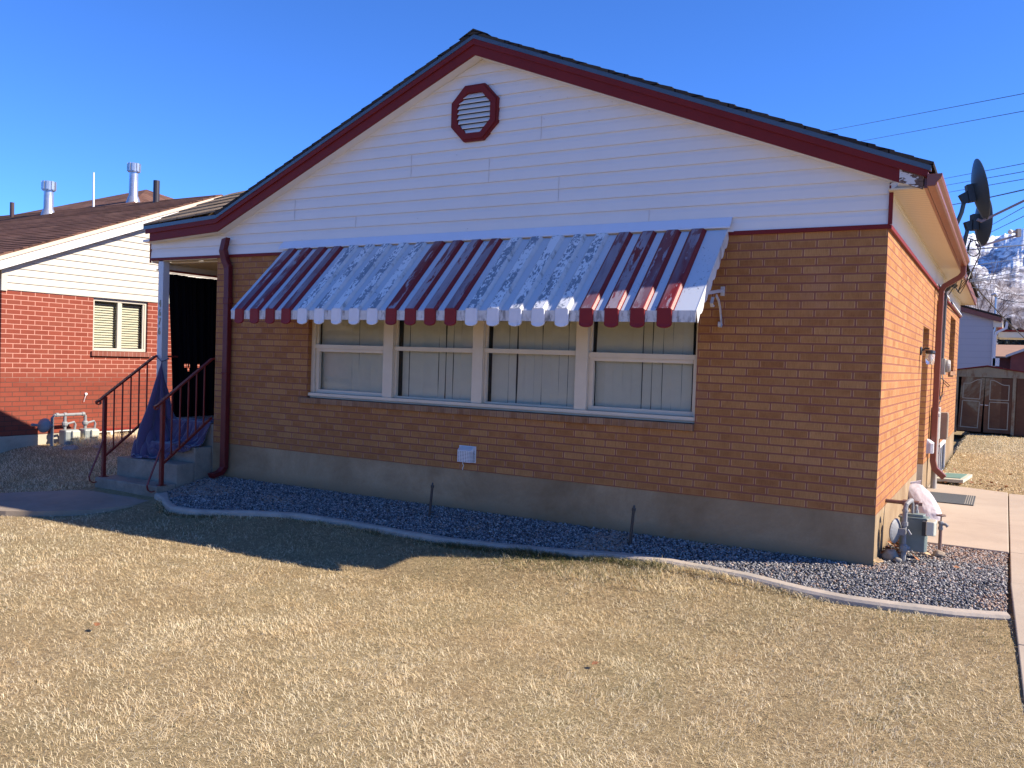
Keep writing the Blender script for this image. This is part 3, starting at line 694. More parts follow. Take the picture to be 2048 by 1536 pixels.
# small hipped roof over the porch, falling to the front
mb = MB(); ex = -8.365
zf = roof_top; nC = 5; yt = .60; pz = .56
def hipx(y): return ex+(y+.165)*.84
for i in range(nC):
    a = -.168+(yt+.168)*i/nC; b = -.168+(yt+.168)*(i+1)/nC
    za, zb = (a+.165)*pz, (b+.165)*pz; la, lb = hipx(a), hipx(b); zl, zr = roof_top(ex), roof_top(-7.05)+.006
    zA = lambda x, h: zl+(zr-zl)*(x-ex)/1.31+h
    ra, rb_ = KX+.04+za/.40, KX+.04+zb/.40; mb.add([(la,a,zA(la,za)+.014),(ra,a,zA(ra,za)+.014),(rb_,b,zA(rb_,zb)+.002),(lb,b,zA(lb,zb)+.002),(la,a,zA(la,za)-.006),(ra,a,zA(ra,za)-.006)], [(0,1,2,3),(4,5,1,0)])
zt_ = roof_top(ex)+(yt+.165)*pz; lt = hipx(yt)
mb.add([(ex,-.168,roof_top(ex)+.012),(lt,yt,zt_),(lt,.70,zt_),(ex,1.16,2.50),(ex,-.168,roof_top(ex)-.02),(ex,1.16,2.47)], [(0,1,2,3),(0,3,5,4)])
mb.add([(lt,yt,zt_),(KX+1.1,yt,zt_+.08),(KX+.3,1.3,2.85),(ex,1.16,2.50),(lt,.70,zt_)], [(0,1,2,3,4)])
mb.build('porch_roof', TANSH, house, normals=False)
mb = MB(); mb.prism([(0.0,2.50),(1.05,2.46),(1.05,2.48),(0,2.84)], -8.41, -8.39, 'x'); mb.build('gable_end', WHITE, house)
# porch
mb = MB(); mb.box(-8.40,-7.245,.0,.10,2.515,2.54); mb.box(-8.34,-7.25,.10,1.06,2.495,2.512); mb.build('porch_ceiling', SOFF, house)
mb = MB(); mb.box(-8.425,-8.31,0.10,1.1,2.43,2.50); mb.build('porch_beam', PLAST, house)
mb = MB(); mb.box(-8.43,-8.30,.08,1.1,2.415,2.429); mb.build('red_trim', RED, house)
PXL, PXR, PYF, PYB = -8.285, -8.195, .0, .092
mb = MB(); mb.box(PXL, PXR, PYF, PYB, .575, 2.53); mb.box(PXL-.012, PXR+.012, PYF-.012, PYB+.012, .575, .60)
post = mb.build('porch_post', ALU, house, bevel=.003)
BRASS = paint('aged_brass', (.34,.32,.22), .45, .1, 30, metal=.5)
for ch, z, x in (('4', 1.955, -8.243), ('6', 1.845, -8.243), ('7', 1.735, -8.243), ('6', 1.615, -8.246)):
    cu_ = bpy.data.curves.new('digit', 'FONT'); cu_.body = ch; cu_.size = .125; cu_.extrude = .003; cu_.align_x = 'CENTER'
    to = bpy.data.objects.new('digit_tmp', cu_); COL.objects.link(to)
    dg = bpy.context.evaluated_depsgraph_get(); me = bpy.data.meshes.new_from_object(to.evaluated_get(dg)); bpy.data.objects.remove(to)
    me.transform(Matrix.Translation((x, -.005, z))@Matrix.Rotation(R(90), 4, 'X')@Matrix.Scale(.72, 4, (1,0,0))); me.materials.clear(); me.materials.append(BRASS)
    do = bpy.data.objects.new('house_number', me); COL.objects.link(do); do.parent = post
mb = MB(); mb.box(-8.33,-7.252,.0,1.16,-.4,.575); pf = mb.build('porch_floor', STEPC, house, bevel=.01)
mb = MB(); mb.box(-8.31,-7.255,-.25,-.002,-.4,.312); s3 = mb.build('step', STEPC, house, bevel=.012)
mb = MB(); mb.box(-8.31,-7.25,-.502,-.253,-.4,.142); mb.build('step', STEPC, house, bevel=.012)
mb = MB(); mb.box(-8.32,-7.235,-.78,-.515,-.4,-.075); mb.build('step', STEPC, house, bevel=.015)
# side walls of the porch recess, front door
mb = MB(); mb.box(-7.252,-7.241,.25,1.0,.58,2.3); mb.build('door', paint('front_door', (.12,.05,.04), .4), house)
# side door recess
mb = MB(); mb.box(-.19,-.15,3.45,4.32,.12,1.975); dd = mb.build('door', paint('side_door_white', (.5,.47,.42), .5, .1), house)
mb = MB(); mb.lathe([(.0,0),(.025,.01),(.028,.04),(0,.055)], (-.15,3.56,1.05), (1,0,0), 10); mb.build('handle', GALV, dd)
mb = MB(); mb.box(-.14,.0,3.452,3.47,.12,1.96); mb.box(-.16,.0,4.30,4.318,.12,.36); mb.box(-.16,.01,3.45,4.32,.05,.12); mb.build('door_step', CONC, house)
for a, b, z0, z1 in SW[1:]:
    mb = MB(); fx = -.115
    mb.box(fx-.05, fx, a, a+.04, z0, z1); mb.box(fx-.05, fx, b-.04, b, z0, z1); mb.box(fx-.05, fx, a+.04, b-.04, z0, z0+.05); mb.box(fx-.05, fx, a+.04, b-.04, z1-.05, z1); mb.box(fx-.04, fx-.01, (a+b)/2-.02, (a+b)/2+.02, z0+.05, z1-.05)
    wn = mb.build('window', PLAST, house); mb = MB(); mb.box(fx-.035, fx-.03, a+.04, b-.04, z0+.05, z1-.05); mb.build('pane', GLASS, wn)
    mb = MB(); mb.box(fx-.10, fx-.09, a, b, z0, z1); mb.build('curtain', BLIND, wn)
# basement window beyond the meters
mb = MB()
mb.box(0.0,.03,6.9,6.95,-.1,.42); mb.box(0,.03,8.15,8.2,-.1,.42); mb.box(0,.03,6.95,8.15,.37,.42); mb.box(0,.03,6.95,8.15,-.1,-.05); mb.box(.0,.02,7.5,7.54,-.05,.37)
bw = mb.build('basement_window', PLAST, house); mb = MB(); mb.box(.004,.010,6.95,8.15,-.05,.37); mb.build('pane', GLASS, bw)
# gable vent
def octo(cx, cz, hw, hh, ch_): return [(cx-hw,cz-ch_*hh),(cx-hw,cz+ch_*hh),(cx-ch_*hw,cz+hh),(cx+ch_*hw,cz+hh),(cx+hw,cz+ch_*hh),(cx+hw,cz-ch_*hh),(cx+ch_*hw,cz-hh),(cx-ch_*hw,cz-hh)]
def ring(mb, a, b, y0, y1):
    n = len(a)
    v = [(p[0],y0,p[1]) for p in a]+[(p[0],y0,p[1]) for p in b]+[(p[0],y1,p[1]) for p in a]+[(p[0],y1,p[1]) for p in b]
    f = []
    for i in range(n):
        j = (i+1) % n; f += [(i,j,n+j,n+i),(2*n+i,2*n+j,3*n+j,3*n+i),(i,j,2*n+j,2*n+i),(n+i,n+j,3*n+j,3*n+i)]
    mb.add(v, f)
VC = (-3.700, 3.798)
mb = MB(); ring(mb, octo(*VC,.262,.268,.43), octo(*VC,.185,.19,.43), -.045, -.001); ring(mb, octo(*VC,.245,.25,.43), octo(*VC,.185,.19,.43), -.056, -.0451)
gv = mb.build('gable_vent', RED, house, bevel=.003)
mb = MB()
for i in range(8):
    z = VC[1]-.19+.048*i; 
    def hw_(zz):
        t = abs(zz-VC[1])/.19; return .185*(1 if t < .43 else max(.43, 1-(t-.43)))
    a, b = hw_(z), hw_(z+.04); 
    mb.add([(VC[0]-a,-.052,z),(VC[0]+a,-.052,z),(VC[0]+b,-.024,z+.042),(VC[0]-b,-.024,z+.042),(VC[0]-a,-.050,z-.004),(VC[0]+a,-.050,z-.004),(VC[0]+b,-.022,z+.038),(VC[0]-b,-.022,z+.038)],[(0,1,2,3),(4,5,6,7),(0,1,5,4),(3,2,6,7)])
mb.build('louver', WHITE, gv)
mb = MB(); mb.prism(octo(*VC,.19,.195,.43), -.0185, -.0165, 'y'); mb.build('vent_screen', BLACKM, gv)

# ================================================================== AWNING
aw = thing('window_awning', 'striped metal awning with peeling red and white ribs over the front window', 'awning', (-3.7,0,2.58))
AO = Vector((3.7, 0, -2.58))
AY0, AZ0, AY1, AZ1 = -.05, 2.565, -.775, 1.862
ax0, ax1 = -6.125, -1.205
sd = Vector((0, AY1-AY0, AZ1-AZ0)); SLn = sd.length; sd.normalize(); nrm = Vector((0, sd.z, -sd.y))
if nrm.z < 0: nrm = -nrm
def AP(x, t, h=0): return Vector((x, AY0, AZ0))+sd*t+nrm*h+AO
def chip(name, base, under, amt, rough=.25, stre=(1,1,1), sc_=24, extra=None, spec=.5, thr=.5, dirt=None):
    n = N(name); tc = n.node('ShaderNodeTexCoord'); mp = n.node('ShaderNodeMapping'); mp.inputs['Scale'].default_value = stre; mp.inputs['Rotation'].default_value = (R(-44),0,0)
    n.link(tc.outputs['Object'], mp.inputs[0]); v = mp.outputs[0]
    f = n.noise(v, sc_, 9, .68, .3); big = n.noise(v, sc_*.13, 3, .5)
    g = n.math('ADD', n.math('MULTIPLY', f, .7), n.math('MULTIPLY', big, amt))
    k = n.ramp(g, [(thr, 0.0), (thr+.012, 1.0)])
    c = n.mix(k, base, under)
    if extra:
        e = n.noise(n.coord('Object', scale=stre, rot=(R(-44),0,0), loc=(2,5,1)), sc_*.28, 5, .6, .6); c = n.mix(n.ramp(e, [(.42, 0.0), (.62, .85)]), c, extra)
    if dirt:
        e2 = n.noise(n.coord('Object', loc=(7,2,1)), 45, 6, .7); c = n.mix(n.ramp(e2, [(.6, 0.0), (.66, .8)]), c, dirt)
    n.base(c); n.set(n.math('ADD', n.math('MULTIPLY', k, .25), rough), 0, spec); n.bump(g, .15, .004); return n.mat
AWF = chip('awning_flat_white', (.58,.60,.63), (.17,.19,.21), .3, .24, (1,.6,.6), 55, thr=.605)
AWR = chip('awning_rib_white', (.76,.75,.74), (.22,.25,.29), .42, .3, (1.0,.5,.5), 38, thr=.565)
AWD = chip('awning_rib_red', (.20,.017,.017), (.36,.29,.31), .45, .42, (1.3,.25,.36), 13, extra=(.20,.13,.15), thr=.57, spec=.35)  # extra mauve paints in the sky's reflection over the worn, flaking red
RIBR = paint('rib_side_red', (.20,.014,.015), .45, .12, 12, dirt=(.28,.14,.14), dirt_at=.66, spec=.35)
RIBW = paint('rib_side_white', (.60,.58,.56), .45, .08, 12, dirt=(.28,.27,.26), dirt_at=.60)
REDTAB = paint('awning_red_tab', (.20,.012,.013), .55, .06, 10, spec=.3)
WHTAB = paint('awning_white_tab', (.66,.66,.70), .45, .05, 12, dirt=(.34,.34,.38), dirt_at=.68)
DIRTV = paint('awning_valance_dirty', (.60,.58,.56), .5, .08, 20, dirt=(.24,.22,.21), dirt_at=.56)
SIDEM = paint('awning_side_white', (.66,.64,.62), .4, .05, 9, dirt=(.32,.27,.25), dirt_at=.60)
mb = MB(); P_ = [AP(ax0,0),AP(ax1,0),AP(ax1,SLn),AP(ax0,SLn)]; Q_ = [AP(ax0,0,-.004),AP(ax1,0,-.004),AP(ax1,SLn,-.004),AP(ax0,SLn,-.004)]
mb.add(P_+Q_, [(0,1,2,3),(4,7,6,5),(0,4,5,1),(1,5,6,2),(2,6,7,3),(3,7,4,0)])
mb.build('canopy', AWF, aw)
mb = MB(); mb.add([AP(ax0,SLn,0), AP(ax1,SLn,0), AP(ax1,SLn,0)+Vector((0,0,-.088)), AP(ax0,SLn,0)+Vector((0,0,-.088)), AP(ax0,SLn,0)+Vector((0,.004,0)), AP(ax1,SLn,0)+Vector((0,.004,0)), AP(ax1,SLn,0)+Vector((0,.004,-.088)), AP(ax0,SLn,0)+Vector((0,.004,-.088))], [(0,1,2,3),(4,7,6,5),(3,2,6,7),(0,3,7,4),(1,5,6,2)])
mb.build('valance', DIRTV, aw)
kinds = 'RRRRWWWWWRRRRWWWWWRRRR'
RX0 = -5.995; RSP = (-1.446+5.995)/21
for i, kx in enumerate(kinds):
    x = RX0+RSP*i; h = .027; wb = .066; wt = .048
    mb = MB()
    sec = [(-wb-.008,.0015),(-wb,.004),(-wt-.004,h-.004),(-wt+.004,h),(wt-.004,h),(wt+.004,h-.004),(wb,.004),(wb+.008,.0015)]
    T = [.0, SLn*.33, SLn*.66, SLn+.004]; v = []
    for t in T: v += [AP(x+a, t, b) for a, b in sec]
    k = len(sec); mb.add(v, [])
    for j in range(k-1):
        for r_ in range(3):
            mb.f.append((r_*k+j, r_*k+j+1, (r_+1)*k+j+1, (r_+1)*k+j)); mb.m.append(0 if j == 3 else 1); mb.sm.append(False)
    rib = mb.build('rib', [AWD, RIBR] if kx == 'R' else [AWR, RIBW], aw, normals=True)
    rib['label'] = 'red peeling awning rib' if kx == 'R' else 'white flaking awning rib'
    # rounded tab that closes the rib end
    e = AP(x, SLn, 0); yb = e.y-.022; zt = e.z+.014; mb = MB(); tw = .060
    fr = [(-tw,zt-.006),(-tw+.012,zt+.004),(tw-.012,zt+.004),(tw,zt-.006),(tw,e.z-.105)]+[(tw*math.cos(a)*1.0, e.z-.105-.030*math.sin(a)) for a in [math.pi*q/8 for q in range(1,8)]]+[(-tw,e.z-.105)]
    nf = len(fr); v = [(x+AO.x+a, yb+(.008 if abs(a) > tw-.003 else 0), b) for a, b in fr]+[(x+AO.x+a, yb+.022, b) for a, b in fr]
    mb.add(v, [tuple(range(nf)), tuple(range(2*nf-1,nf-1,-1))]+[(q,q+nf,(q+1)%nf+nf,(q+1)%nf) for q in range(nf)])
    mb.build('tab', REDTAB if kx == 'R' else WHTAB, rib, bevel=.004)
# side cheeks with scalloped lower edge
for xx, sgn in ((ax0,-1),(ax1,1)):
    mb = MB(); up = []; lo = []; nS = 60
    for q in range(nS+1):
        t = SLn*q/nS; p = AP(xx, t, .002); up.append(p); scal = .026*abs(math.sin(math.pi*q/nS*7.5)); dep = .085+scal
        c_ = p-nrm*dep*.55+Vector((0,0,-dep*.45)); lo.append(c_)
    v = up+lo+[p+Vector((sgn*.006,0,0)) for p in up+lo]; K = nS+1
    f = [(q,q+1,K+q+1,K+q) for q in range(nS)]+[(2*K+q,2*K+q+1,3*K+q+1,3*K+q) for q in range(nS)]+[(q,q+1,2*K+q+1,2*K+q) for q in range(nS)]+[(K+q,K+q+1,3*K+q+1,3*K+q) for q in range(nS)]+[(nS,K+nS,3*K+nS,2*K+nS),(0,K,3*K,2*K)]
    mb.add(v, f); mb.build('side_panel', SIDEM, aw)
mb = MB(); fz = [(-6.17,-.018,2.672),(-1.175,-.018,2.672),(-1.18,-.062,2.590),(-6.21,-.062,2.590),(-6.21,-.060,2.580),(-1.18,-.060,2.580)]
mb.add([Vector(p)+AO for p in fz], [(0,1,2,3),(3,2,5,4)])
for x in (-6.0,-5.2,-4.85,-3.9,-3.02,-2.1,-1.35): mb.lathe([(.005,0),(.004,.004)], Vector((x,-.026,2.655))+AO, (0,-1,0), 6)
mb.build('flashing', paint('awning_flashing', (.66,.70,.78), .35, .03, 4), aw, normals=False)
for xx in (-1.235,-6.09):
    mb = MB(); A = lambda *p: Vector(p)+AO
    mb.rtube([A(xx,-.012,2.075),A(xx,-.58,2.0)], .006, .013, (1,0,0)); mb.obox(A(xx,-.006,2.07), (1,0,0), (0,1,0), (0,0,1), .016, .006, .038)
    arc = [A(xx,-.03-.33*math.sin(t_)**1.0*.9, 1.79+.25*math.sin(t_*.5+.0)**1.2*1.25) for t_ in [q*.15 for q in range(0,11)]]
    arc = [A(xx,-.015,1.80),A(xx,-.03,1.86),A(xx,-.06,1.93),A(xx,-.11,1.985),A(xx,-.18,2.02)]
    mb.rtube(arc, .005, .012, (1,0,0))
    mb.rtube([A(xx,-.015,1.80),A(xx,-.035,1.775),A(xx,-.06,1.78),A(xx,-.06,1.81),A(xx,-.045,1.815)], .012, .004, (1,0,0)); mb.rtube([A(xx,-.27,2.0),A(xx,-.30,1.95),A(xx,-.28,1.925),A(xx,-.25,1.935)], .012, .004, (1,0,0))
    mb.build('bracket_arm', ALU, aw)

# ================================================================== HANDRAILS
def handrail(x, label):
    t = thing('handrail', label, 'handrail', (x, -.69, -.075), 'porch handrails')
    y0 = -.69; O = Vector((x, y0, -.075))
    P = lambda y, z, dx=0: Vector((x+dx, y, z))-O
    sl = (1.335-.865)/.66
    mb = MB(); mb.rtube([P(-.69,-.075),P(-.69,.86)], .019, .019, (1,0,0)); mb.box(-.04,.04,-.04,.04,0,.008)
    mb.build('post', RUSTR, t)
    mb = MB(); mb.rtube([P(0.05,.575),P(.05,1.33)], .014, .014, (1,0,0)); mb.build('post', RUSTR, t)
    mb = MB(); top = [P(-.80,.80),P(-.745,.828),P(-.69,.872),P(-.03,.872+sl*.66),P(.06,1.348)]
    if x < -8: top += [P(.30,1.348)]
    mb.rtube(top, .022, .010, (1,0,0))
    vol = [P(-.80,.80)]+[P(-.80+.028*(1-math.cos(a))*1.0-.0, .80-.03*math.sin(a)*(1-.0*a)) for a in (.5,1.1,1.7,2.3,2.9,3.5)]
    mb.rtube(vol, .016, .004, (1,0,0)); mb.build('top_rail', RUSTR, t)
    mb = MB(); mb.rtube([P(-.68,.165),P(-.02,.165+sl*.68)], .014, .012, (1,0,0)); mb.build('bottom_rail', RUSTR, t)
    for k in range(5):
        yy = -.69+.66*(k+1)/6+.01; zb = .165+sl*(yy+.68); zt = .872+sl*(yy+.69)
        mb = MB(); mb.rtube([P(yy,zb),P(yy,zt-.005)], .0065, .0065, (1,0,0)); mb.build('baluster', RUSTR, t)
    mb = MB(); arc = [P(-.70,.37),P(-.76,.20),P(-.84,.02),P(-.872,-.06),P(-.86,-.11),P(-.82,-.135),P(-.77,-.125),P(-.72,-.085),P(-.70,-.05)]
    mb.rtube(arc, .012, .004, (1,0,0)); mb.build('scroll_brace', RUSTR, t)
    return t
handrail(-7.262, 'dark red iron handrail on the right of the porch steps, beside the tan brick wall')
handrail(-8.285, 'dark red iron handrail on the left of the porch steps, ending at the porch post')

# ================================================================== CLOTHS ON THE PORCH
n = N('black_cloth'); n.base((.004,.004,.006)); n.set(.9, 0, .1); BCL = n.mat
n = N('purple_cloth'); f = n.noise(n.coord('Object'), 300, 3, .6); n.base(n.ramp(f, [(.3, (.060,.042,.085)), (.7, (.105,.075,.135))])); n.set(.95, 0, .1); n.b.inputs['Sheen Weight'].default_value = .4; n.bump(f, .4, .002); PCL = n.mat
mb = MB(); nu, nv = 60, 40
def cur(u, v):
    y = .20+u*.83+(1-v)*.13*(1-u); z = .50+(2.385-.50)*v+.004*math.sin(u*9)*v
    return (-8.37+.022*math.sin(u*38+v*2)*(1-.5*v)+.01*math.sin(u*90), y, z)
mb.grid(cur, nu, nv)
drop = {(17, 15), (19, 15), (20, 14), (33, 15), (34, 15), (35, 14), (36, 15), (21, 15)}
keepf = []; 
for q in range(len(mb.f)):
    i, j = q % nu, q//nu
    if (i, j) not in drop: keepf.append(q)
mb.f = [mb.f[q] for q in keepf]; mb.m = [0]*len(mb.f); mb.sm = [True]*len(mb.f)
cu1 = mb.build('porch_curtain', BCL, normals=False); tag(cu1, 'black curtain hanging along the open left side of the porch', 'curtain')
# blanket: a small cloth settling (one corner tied to the post) on the steps and porch floor
def settle_cloth():
    n = 76; Wc, Hc = 1.50, 1.10; r_ = np.random.default_rng(4)
    S_, T_ = np.meshgrid(np.linspace(0, Wc, n), np.linspace(0, Hc, n), indexing='xy')
    rad = np.hypot(S_, T_); th = np.arctan2(T_, S_)/(np.pi/2)
    ap = np.array([-8.165, -.014, 1.30])
    A0, A1 = np.radians(-112), np.radians(34)                 # fan: from the left front round to the back right
    phi = A1+(A0-A1)*th; dirn = np.stack([np.cos(phi), np.sin(phi)], -1)
    drop = np.minimum(rad*.86, .70+.24*(th > .5)); out = (.34+.22*(1-th))*drop+np.maximum(rad-.80, 0)*.62
    Pq = np.empty((n, n, 3)); Pq[..., :2] = ap[:2]+dirn*out[..., None]; Pq[..., 2] = ap[2]-drop+r_.normal(0, .010, (n, n))
    Pq[..., :2] += r_.normal(0, .006, (n, n, 2)); Pq = Pq.reshape(-1, 3); prev = Pq.copy(); idx = np.arange(n*n).reshape(n, n)
    groups = []
    def addg(a, b, k):
        a = a.ravel(); b = b.ravel(); ra = np.stack([S_.ravel(), T_.ravel()], 1); L0 = np.linalg.norm(ra[a]-ra[b], axis=1); groups.append((a, b, L0, k))
    for o in (0, 1):
        addg(idx[:, o:-1:2], idx[:, o+1::2][:, :idx[:, o:-1:2].shape[1]], 1.0); addg(idx[o:-1:2, :], idx[o+1::2, :][:idx[o:-1:2, :].shape[0]], 1.0)
        addg(idx[o:-1:2, :-1], idx[o+1::2, 1:][:idx[o:-1:2, :-1].shape[0]], .6); addg(idx[o:-1:2, 1:], idx[o+1::2, :-1][:idx[o:-1:2, 1:].shape[0]], .6)
    for st in (2, 4):
        for o in range(st):
            a = idx[:, o:-st:2*st]; addg(a, a+st, .12); a = idx[o:-st:2*st, :]; addg(a, a+st*n, .12)
    pin = idx[:2, :2].ravel(); pp = np.tile(ap, (4, 1))
    for it in range(420):
        v = (Pq-prev)*.975; prev = Pq.copy(); Pq = Pq+v; Pq[:, 2] -= .00042
        for _ in range(5):
            for a, b, L0, k in groups:
                d = Pq[b]-Pq[a]; L = np.linalg.norm(d, axis=1)+1e-9; c = (d*((L-L0)/L*.5*k)[:, None]); Pq[a] += c; Pq[b] -= c
            Pq[pin] = pp
        y = Pq[:, 1]; fl = np.where(y > -.006, .583, np.where(y > -.275, .320, np.where(y > -.508, .150, -.07)))
        hit = Pq[:, 2] < fl
        # a point just in front of a riser is pushed out, otherwise up
        for yr_, zt_2 in ((-.006, .583), (-.256, .320)):
            near = hit & (y > yr_-.0) & (y < yr_+.03) & (Pq[:, 2] < zt_2-.05); Pq[near, 1] = yr_-.006; hit &= ~near
        Pq[hit, 2] = fl[hit]; Pq[hit, :2] = prev[hit, :2]+(Pq[hit, :2]-prev[hit, :2])*.05
        Pq[:, 0] = np.clip(Pq[:, 0], -8.30, -7.275); Pq[:, 1] = np.minimum(Pq[:, 1], .95)
        px_ = (np.abs(Pq[:, 0]+8.24) < .055) & (Pq[:, 1] > -.006) & (Pq[:, 1] < .10); Pq[px_, 1] = -.008
    return Pq, n
Pq, nq = settle_cloth()
mb = MB(); mb.v = [tuple(map(float, p)) for p in Pq]; mb.raw([(q*nq+w2, q*nq+w2+1, (q+1)*nq+w2+1, (q+1)*nq+w2) for q in range(nq-1) for w2 in range(nq-1)])
bl = mb.build('purple_blanket', PCL, normals=False, smooth=False); bl.data.polygons.foreach_set('use_smooth', [True]*len(bl.data.polygons)); tag(bl, 'purple blanket tied to the porch post and draped over the steps', 'blanket')
sm_ = bl.modifiers.new('soft', 'SUBSURF'); sm_.levels = 1; sm_.render_levels = 1
so_ = bl.modifiers.new('thick', 'SOLIDIFY'); so_.thickness = .006
mb = MB(); mb.rtube([(-8.292,-.008,1.36),(-8.24,-.008,1.325),(-8.187,-.008,1.285),(-8.187,.05,1.30),(-8.19,.10,1.32),(-8.29,.10,1.37),(-8.292,-.008,1.36)], .003, .008, (0,0,1)); tie = mb.build('tie', PCL, bl)

# ================================================================== SMALL THINGS ON THE FRONT
def vent_hood(name, label, cat, c, face, wv=.16, hh=.15, group=None):
    t = thing(name, label, cat, c, group)
    fx, fy = face; side = (-fy, fx)
    def W(a, d, z): return Vector((side[0]*a+fx*d, side[1]*a+fy*d, z))
    mb = MB(); h = wv/2
    sec = [(-h,0),(-h,.045),(-h*.8,.075),(h*.8,.075),(h,.045),(h,0)]
    v = [W(a, d, z) for z, k in ((-hh/2,1),(hh*.28,1)) for a, d in sec]+[W(a*.96, d*.35, hh/2) for a, d in sec]
    mb.add(v, [(j, j+1, 6+j+1, 6+j) for j in range(5)]+[(6+j, 7+j, 13+j, 12+j) for j in range(5)]+[tuple(range(12,18))])

    gm = vent_grille
    mb.build('hood', gm, t, normals=True)
    mb = MB(); mb.add([W(a, d, z) for d in (0,.006) for a, z in ((-h*1.1,-hh*.55),(h*1.1,-hh*.55),(h*1.1,hh*.55),(-h*1.1,hh*.55))], [(0,1,2,3),(4,5,6,7),(0,1,5,4),(1,2,6,5),(2,3,7,6),(3,0,4,7)]); mb.build('flange', PLAST, t)
    return t
n = N('vent_grille'); v = n.coord('Generated'); sep = n.node('ShaderNodeSeparateXYZ'); n.link(v, sep.inputs[0])
gx = n.math('MULTIPLY', n.math('ADD', sep.outputs[0], sep.outputs[1]), 9); a = n.math('GREATER_THAN', n.math('FRACT', gx), .42); b = n.math('GREATER_THAN', n.math('FRACT', n.math('MULTIPLY', sep.outputs[2], 11)), .45)
c_ = n.math('LESS_THAN', sep.outputs[2], .72); kk_ = n.math('MULTIPLY', n.math('MULTIPLY', a, b), c_)
n.base(n.mix(kk_, (.66,.66,.66), (.10,.10,.12))); n.set(.45); vent_grille = n.mat
vent_hood('dryer_vent', 'white plastic dryer vent hood low on the shaded front brick wall', 'vent', (-3.675,-.001,.522), (0,-1), .175, .145, 'dryer vent hoods')
vent_hood('dryer_vent', 'white dryer vent hood on the sunlit side wall beside the brown downspout', 'vent', (.001,4.78,.55), (1,0), .17, .16, 'dryer vent hoods')
mb = MB(); mb.tube([(-3.71,-.02,.46),(-3.715,-.025,.43),(-3.705,-.02,.41),(-3.72,-.012,.385),(-3.722,-.012,.365)], .004, 5); o = mb.build('lint_string', PLAST); tag(o, 'pale thread of lint hanging below the front dryer vent', 'lint')
def stake(x, y, lean, h, label):
    z0 = g_grav(x, y)
    mb = MB(); top = Vector((x+lean, y+.01, z0+h)); mb.tube([(x, y, z0-.05), top], .0125, 8); d = (top-Vector((x,y,z0))).normalized()
    mb.tube([top-d*.012, top+d*.012], .017, 8); mb.tube([top+d*.012, top+d*.035], [.010,.006], 8)
    o = mb.build('sprinkler_riser', BLACKM); tag(o, label, 'sprinkler', 'black sprinkler risers in the gravel bed')
stake(-3.90, -.30, .022, .30, 'black sprinkler riser in shaded gravel nearer the front steps')
stake(-1.87, -.25, .022, .30, 'black sprinkler riser in gravel under the right end of the awning')

# ================================================================== SIDE OF THE HOUSE
# gas meter at the corner
gm = thing('gas_meter', 'grey gas meter with round regulator standing at the near corner of the tan house', 'gas meter', (.18,.35,0), 'gas meters')
A = lambda *p: Vector(p)-Vector((.18,.35,0))
mb = MB(); mb.tube([A(.175,.33,-.05),A(.175,.33,.32)], .017, 10); mb.tube([A(.175,.33,-.03),A(.175,.33,.05)], .021, 8); mb.build('riser_pipe', GREYM, gm)
mb = MB(); mb.lathe([(.024,0),(.030,.01),(.030,.05),(.022,.06)], A(.175,.33,.055), (0,0,1), 8); mb.tube([A(.15,.31,.085),A(.215,.345,.085)], .018, 8); mb.box(.03-.01,.03+.03,-.03,-.01,.07,.075); mb.build('shutoff_valve', GREYM, gm)
mb = MB(); mb.lathe([(.0,-.035),(.035,-.03),(.085,-.012),(.098,-.002),(.098,.004),(.085,.012),(.04,.03),(.0,.034)], A(.112,.31,.215), (.95,-.3,0), 20)
mb.obox(A(.155,.31,.215), (1,0,0), (0,1,0), (0,0,1), .033, .028, .026); mb.tube([A(.20,.30,.235),A(.225,.29,.20)], .010, 6); mb.build('regulator', GREYM, gm)
mb = MB(); mb.tube([A(.175,.33,.26),A(.175,.33,.29)], .026, 8); mb.tube([A(.175,.33,.27),A(.175,.33,.39),A(.18,.34,.425),A(.195,.375,.445),A(.21,.42,.45)], .019, 10); mb.tube([A(.175,.33,.37),A(.175,.33,.385)], .024, 8); mb.build('inlet_pipe', GREYM, gm)
mb = MB(); mb.tube([A(.0,.62,.40),A(.19,.60,.402)], .0165, 10); mb.tube([A(.13,.605,.402),A(.25,.60,.402)], .026, 10); mb.tube([A(.24,.60,.402),A(.275,.60,.402)], .014, 8); mb.build('house_pipe', PIPEB, gm)
mb = MB(); mb.tube([A(.235,.60,.40),A(.235,.56,.385),A(.235,.56,.32)], .013, 8); mb.tube([A(.235,.56,.33),A(.235,.56,.36)], .020, 8); mb.tube([A(.21,.42,.45),A(.215,.45,.42),A(.215,.47,.345)], .014, 8); mb.build('outlet_pipe', GREYM, gm)
mb = MB(); cx, cy_ = .225, .53
prof = [(cx-.085,cy_-.06),(cx+.085,cy_-.06),(cx+.10,cy_-.04),(cx+.10,cy_+.05),(cx+.08,cy_+.07),(cx-.08,cy_+.07),(cx-.10,cy_+.05),(cx-.10,cy_-.04)]
mb.prism([(a-.18,b-.35) for a, b in prof], .04, .30, 'z'); mb.prism([(a*1.0+(a-cx)*.12-.18,b+(b-cy_)*.12-.35) for a, b in prof], .295, .312, 'z'); mb.prism([((a-cx)*.8+cx-.18,(b-cy_)*.8+cy_-.35) for a, b in prof], .312, .335, 'z')
mb.build('meter_body', GREENM, gm, bevel=.006)
mb = MB(); mb.prism([(.145,-.02+.0),(.145,.14),(.20,.14),(.215,.12),(.215,.0),(.20,-.02)], .20, .31, 'z')
n = N('clear_index_cover'); n.base((.55,.55,.44)); n.set(.12); n.b.inputs['Alpha'].default_value = 1; mb.build('index_cover', n.mat, gm, bevel=.008)
mb = MB(); mb.box(.115,.15,0.02,.10,.19,.30); mb.build('index', BLACKM, gm)
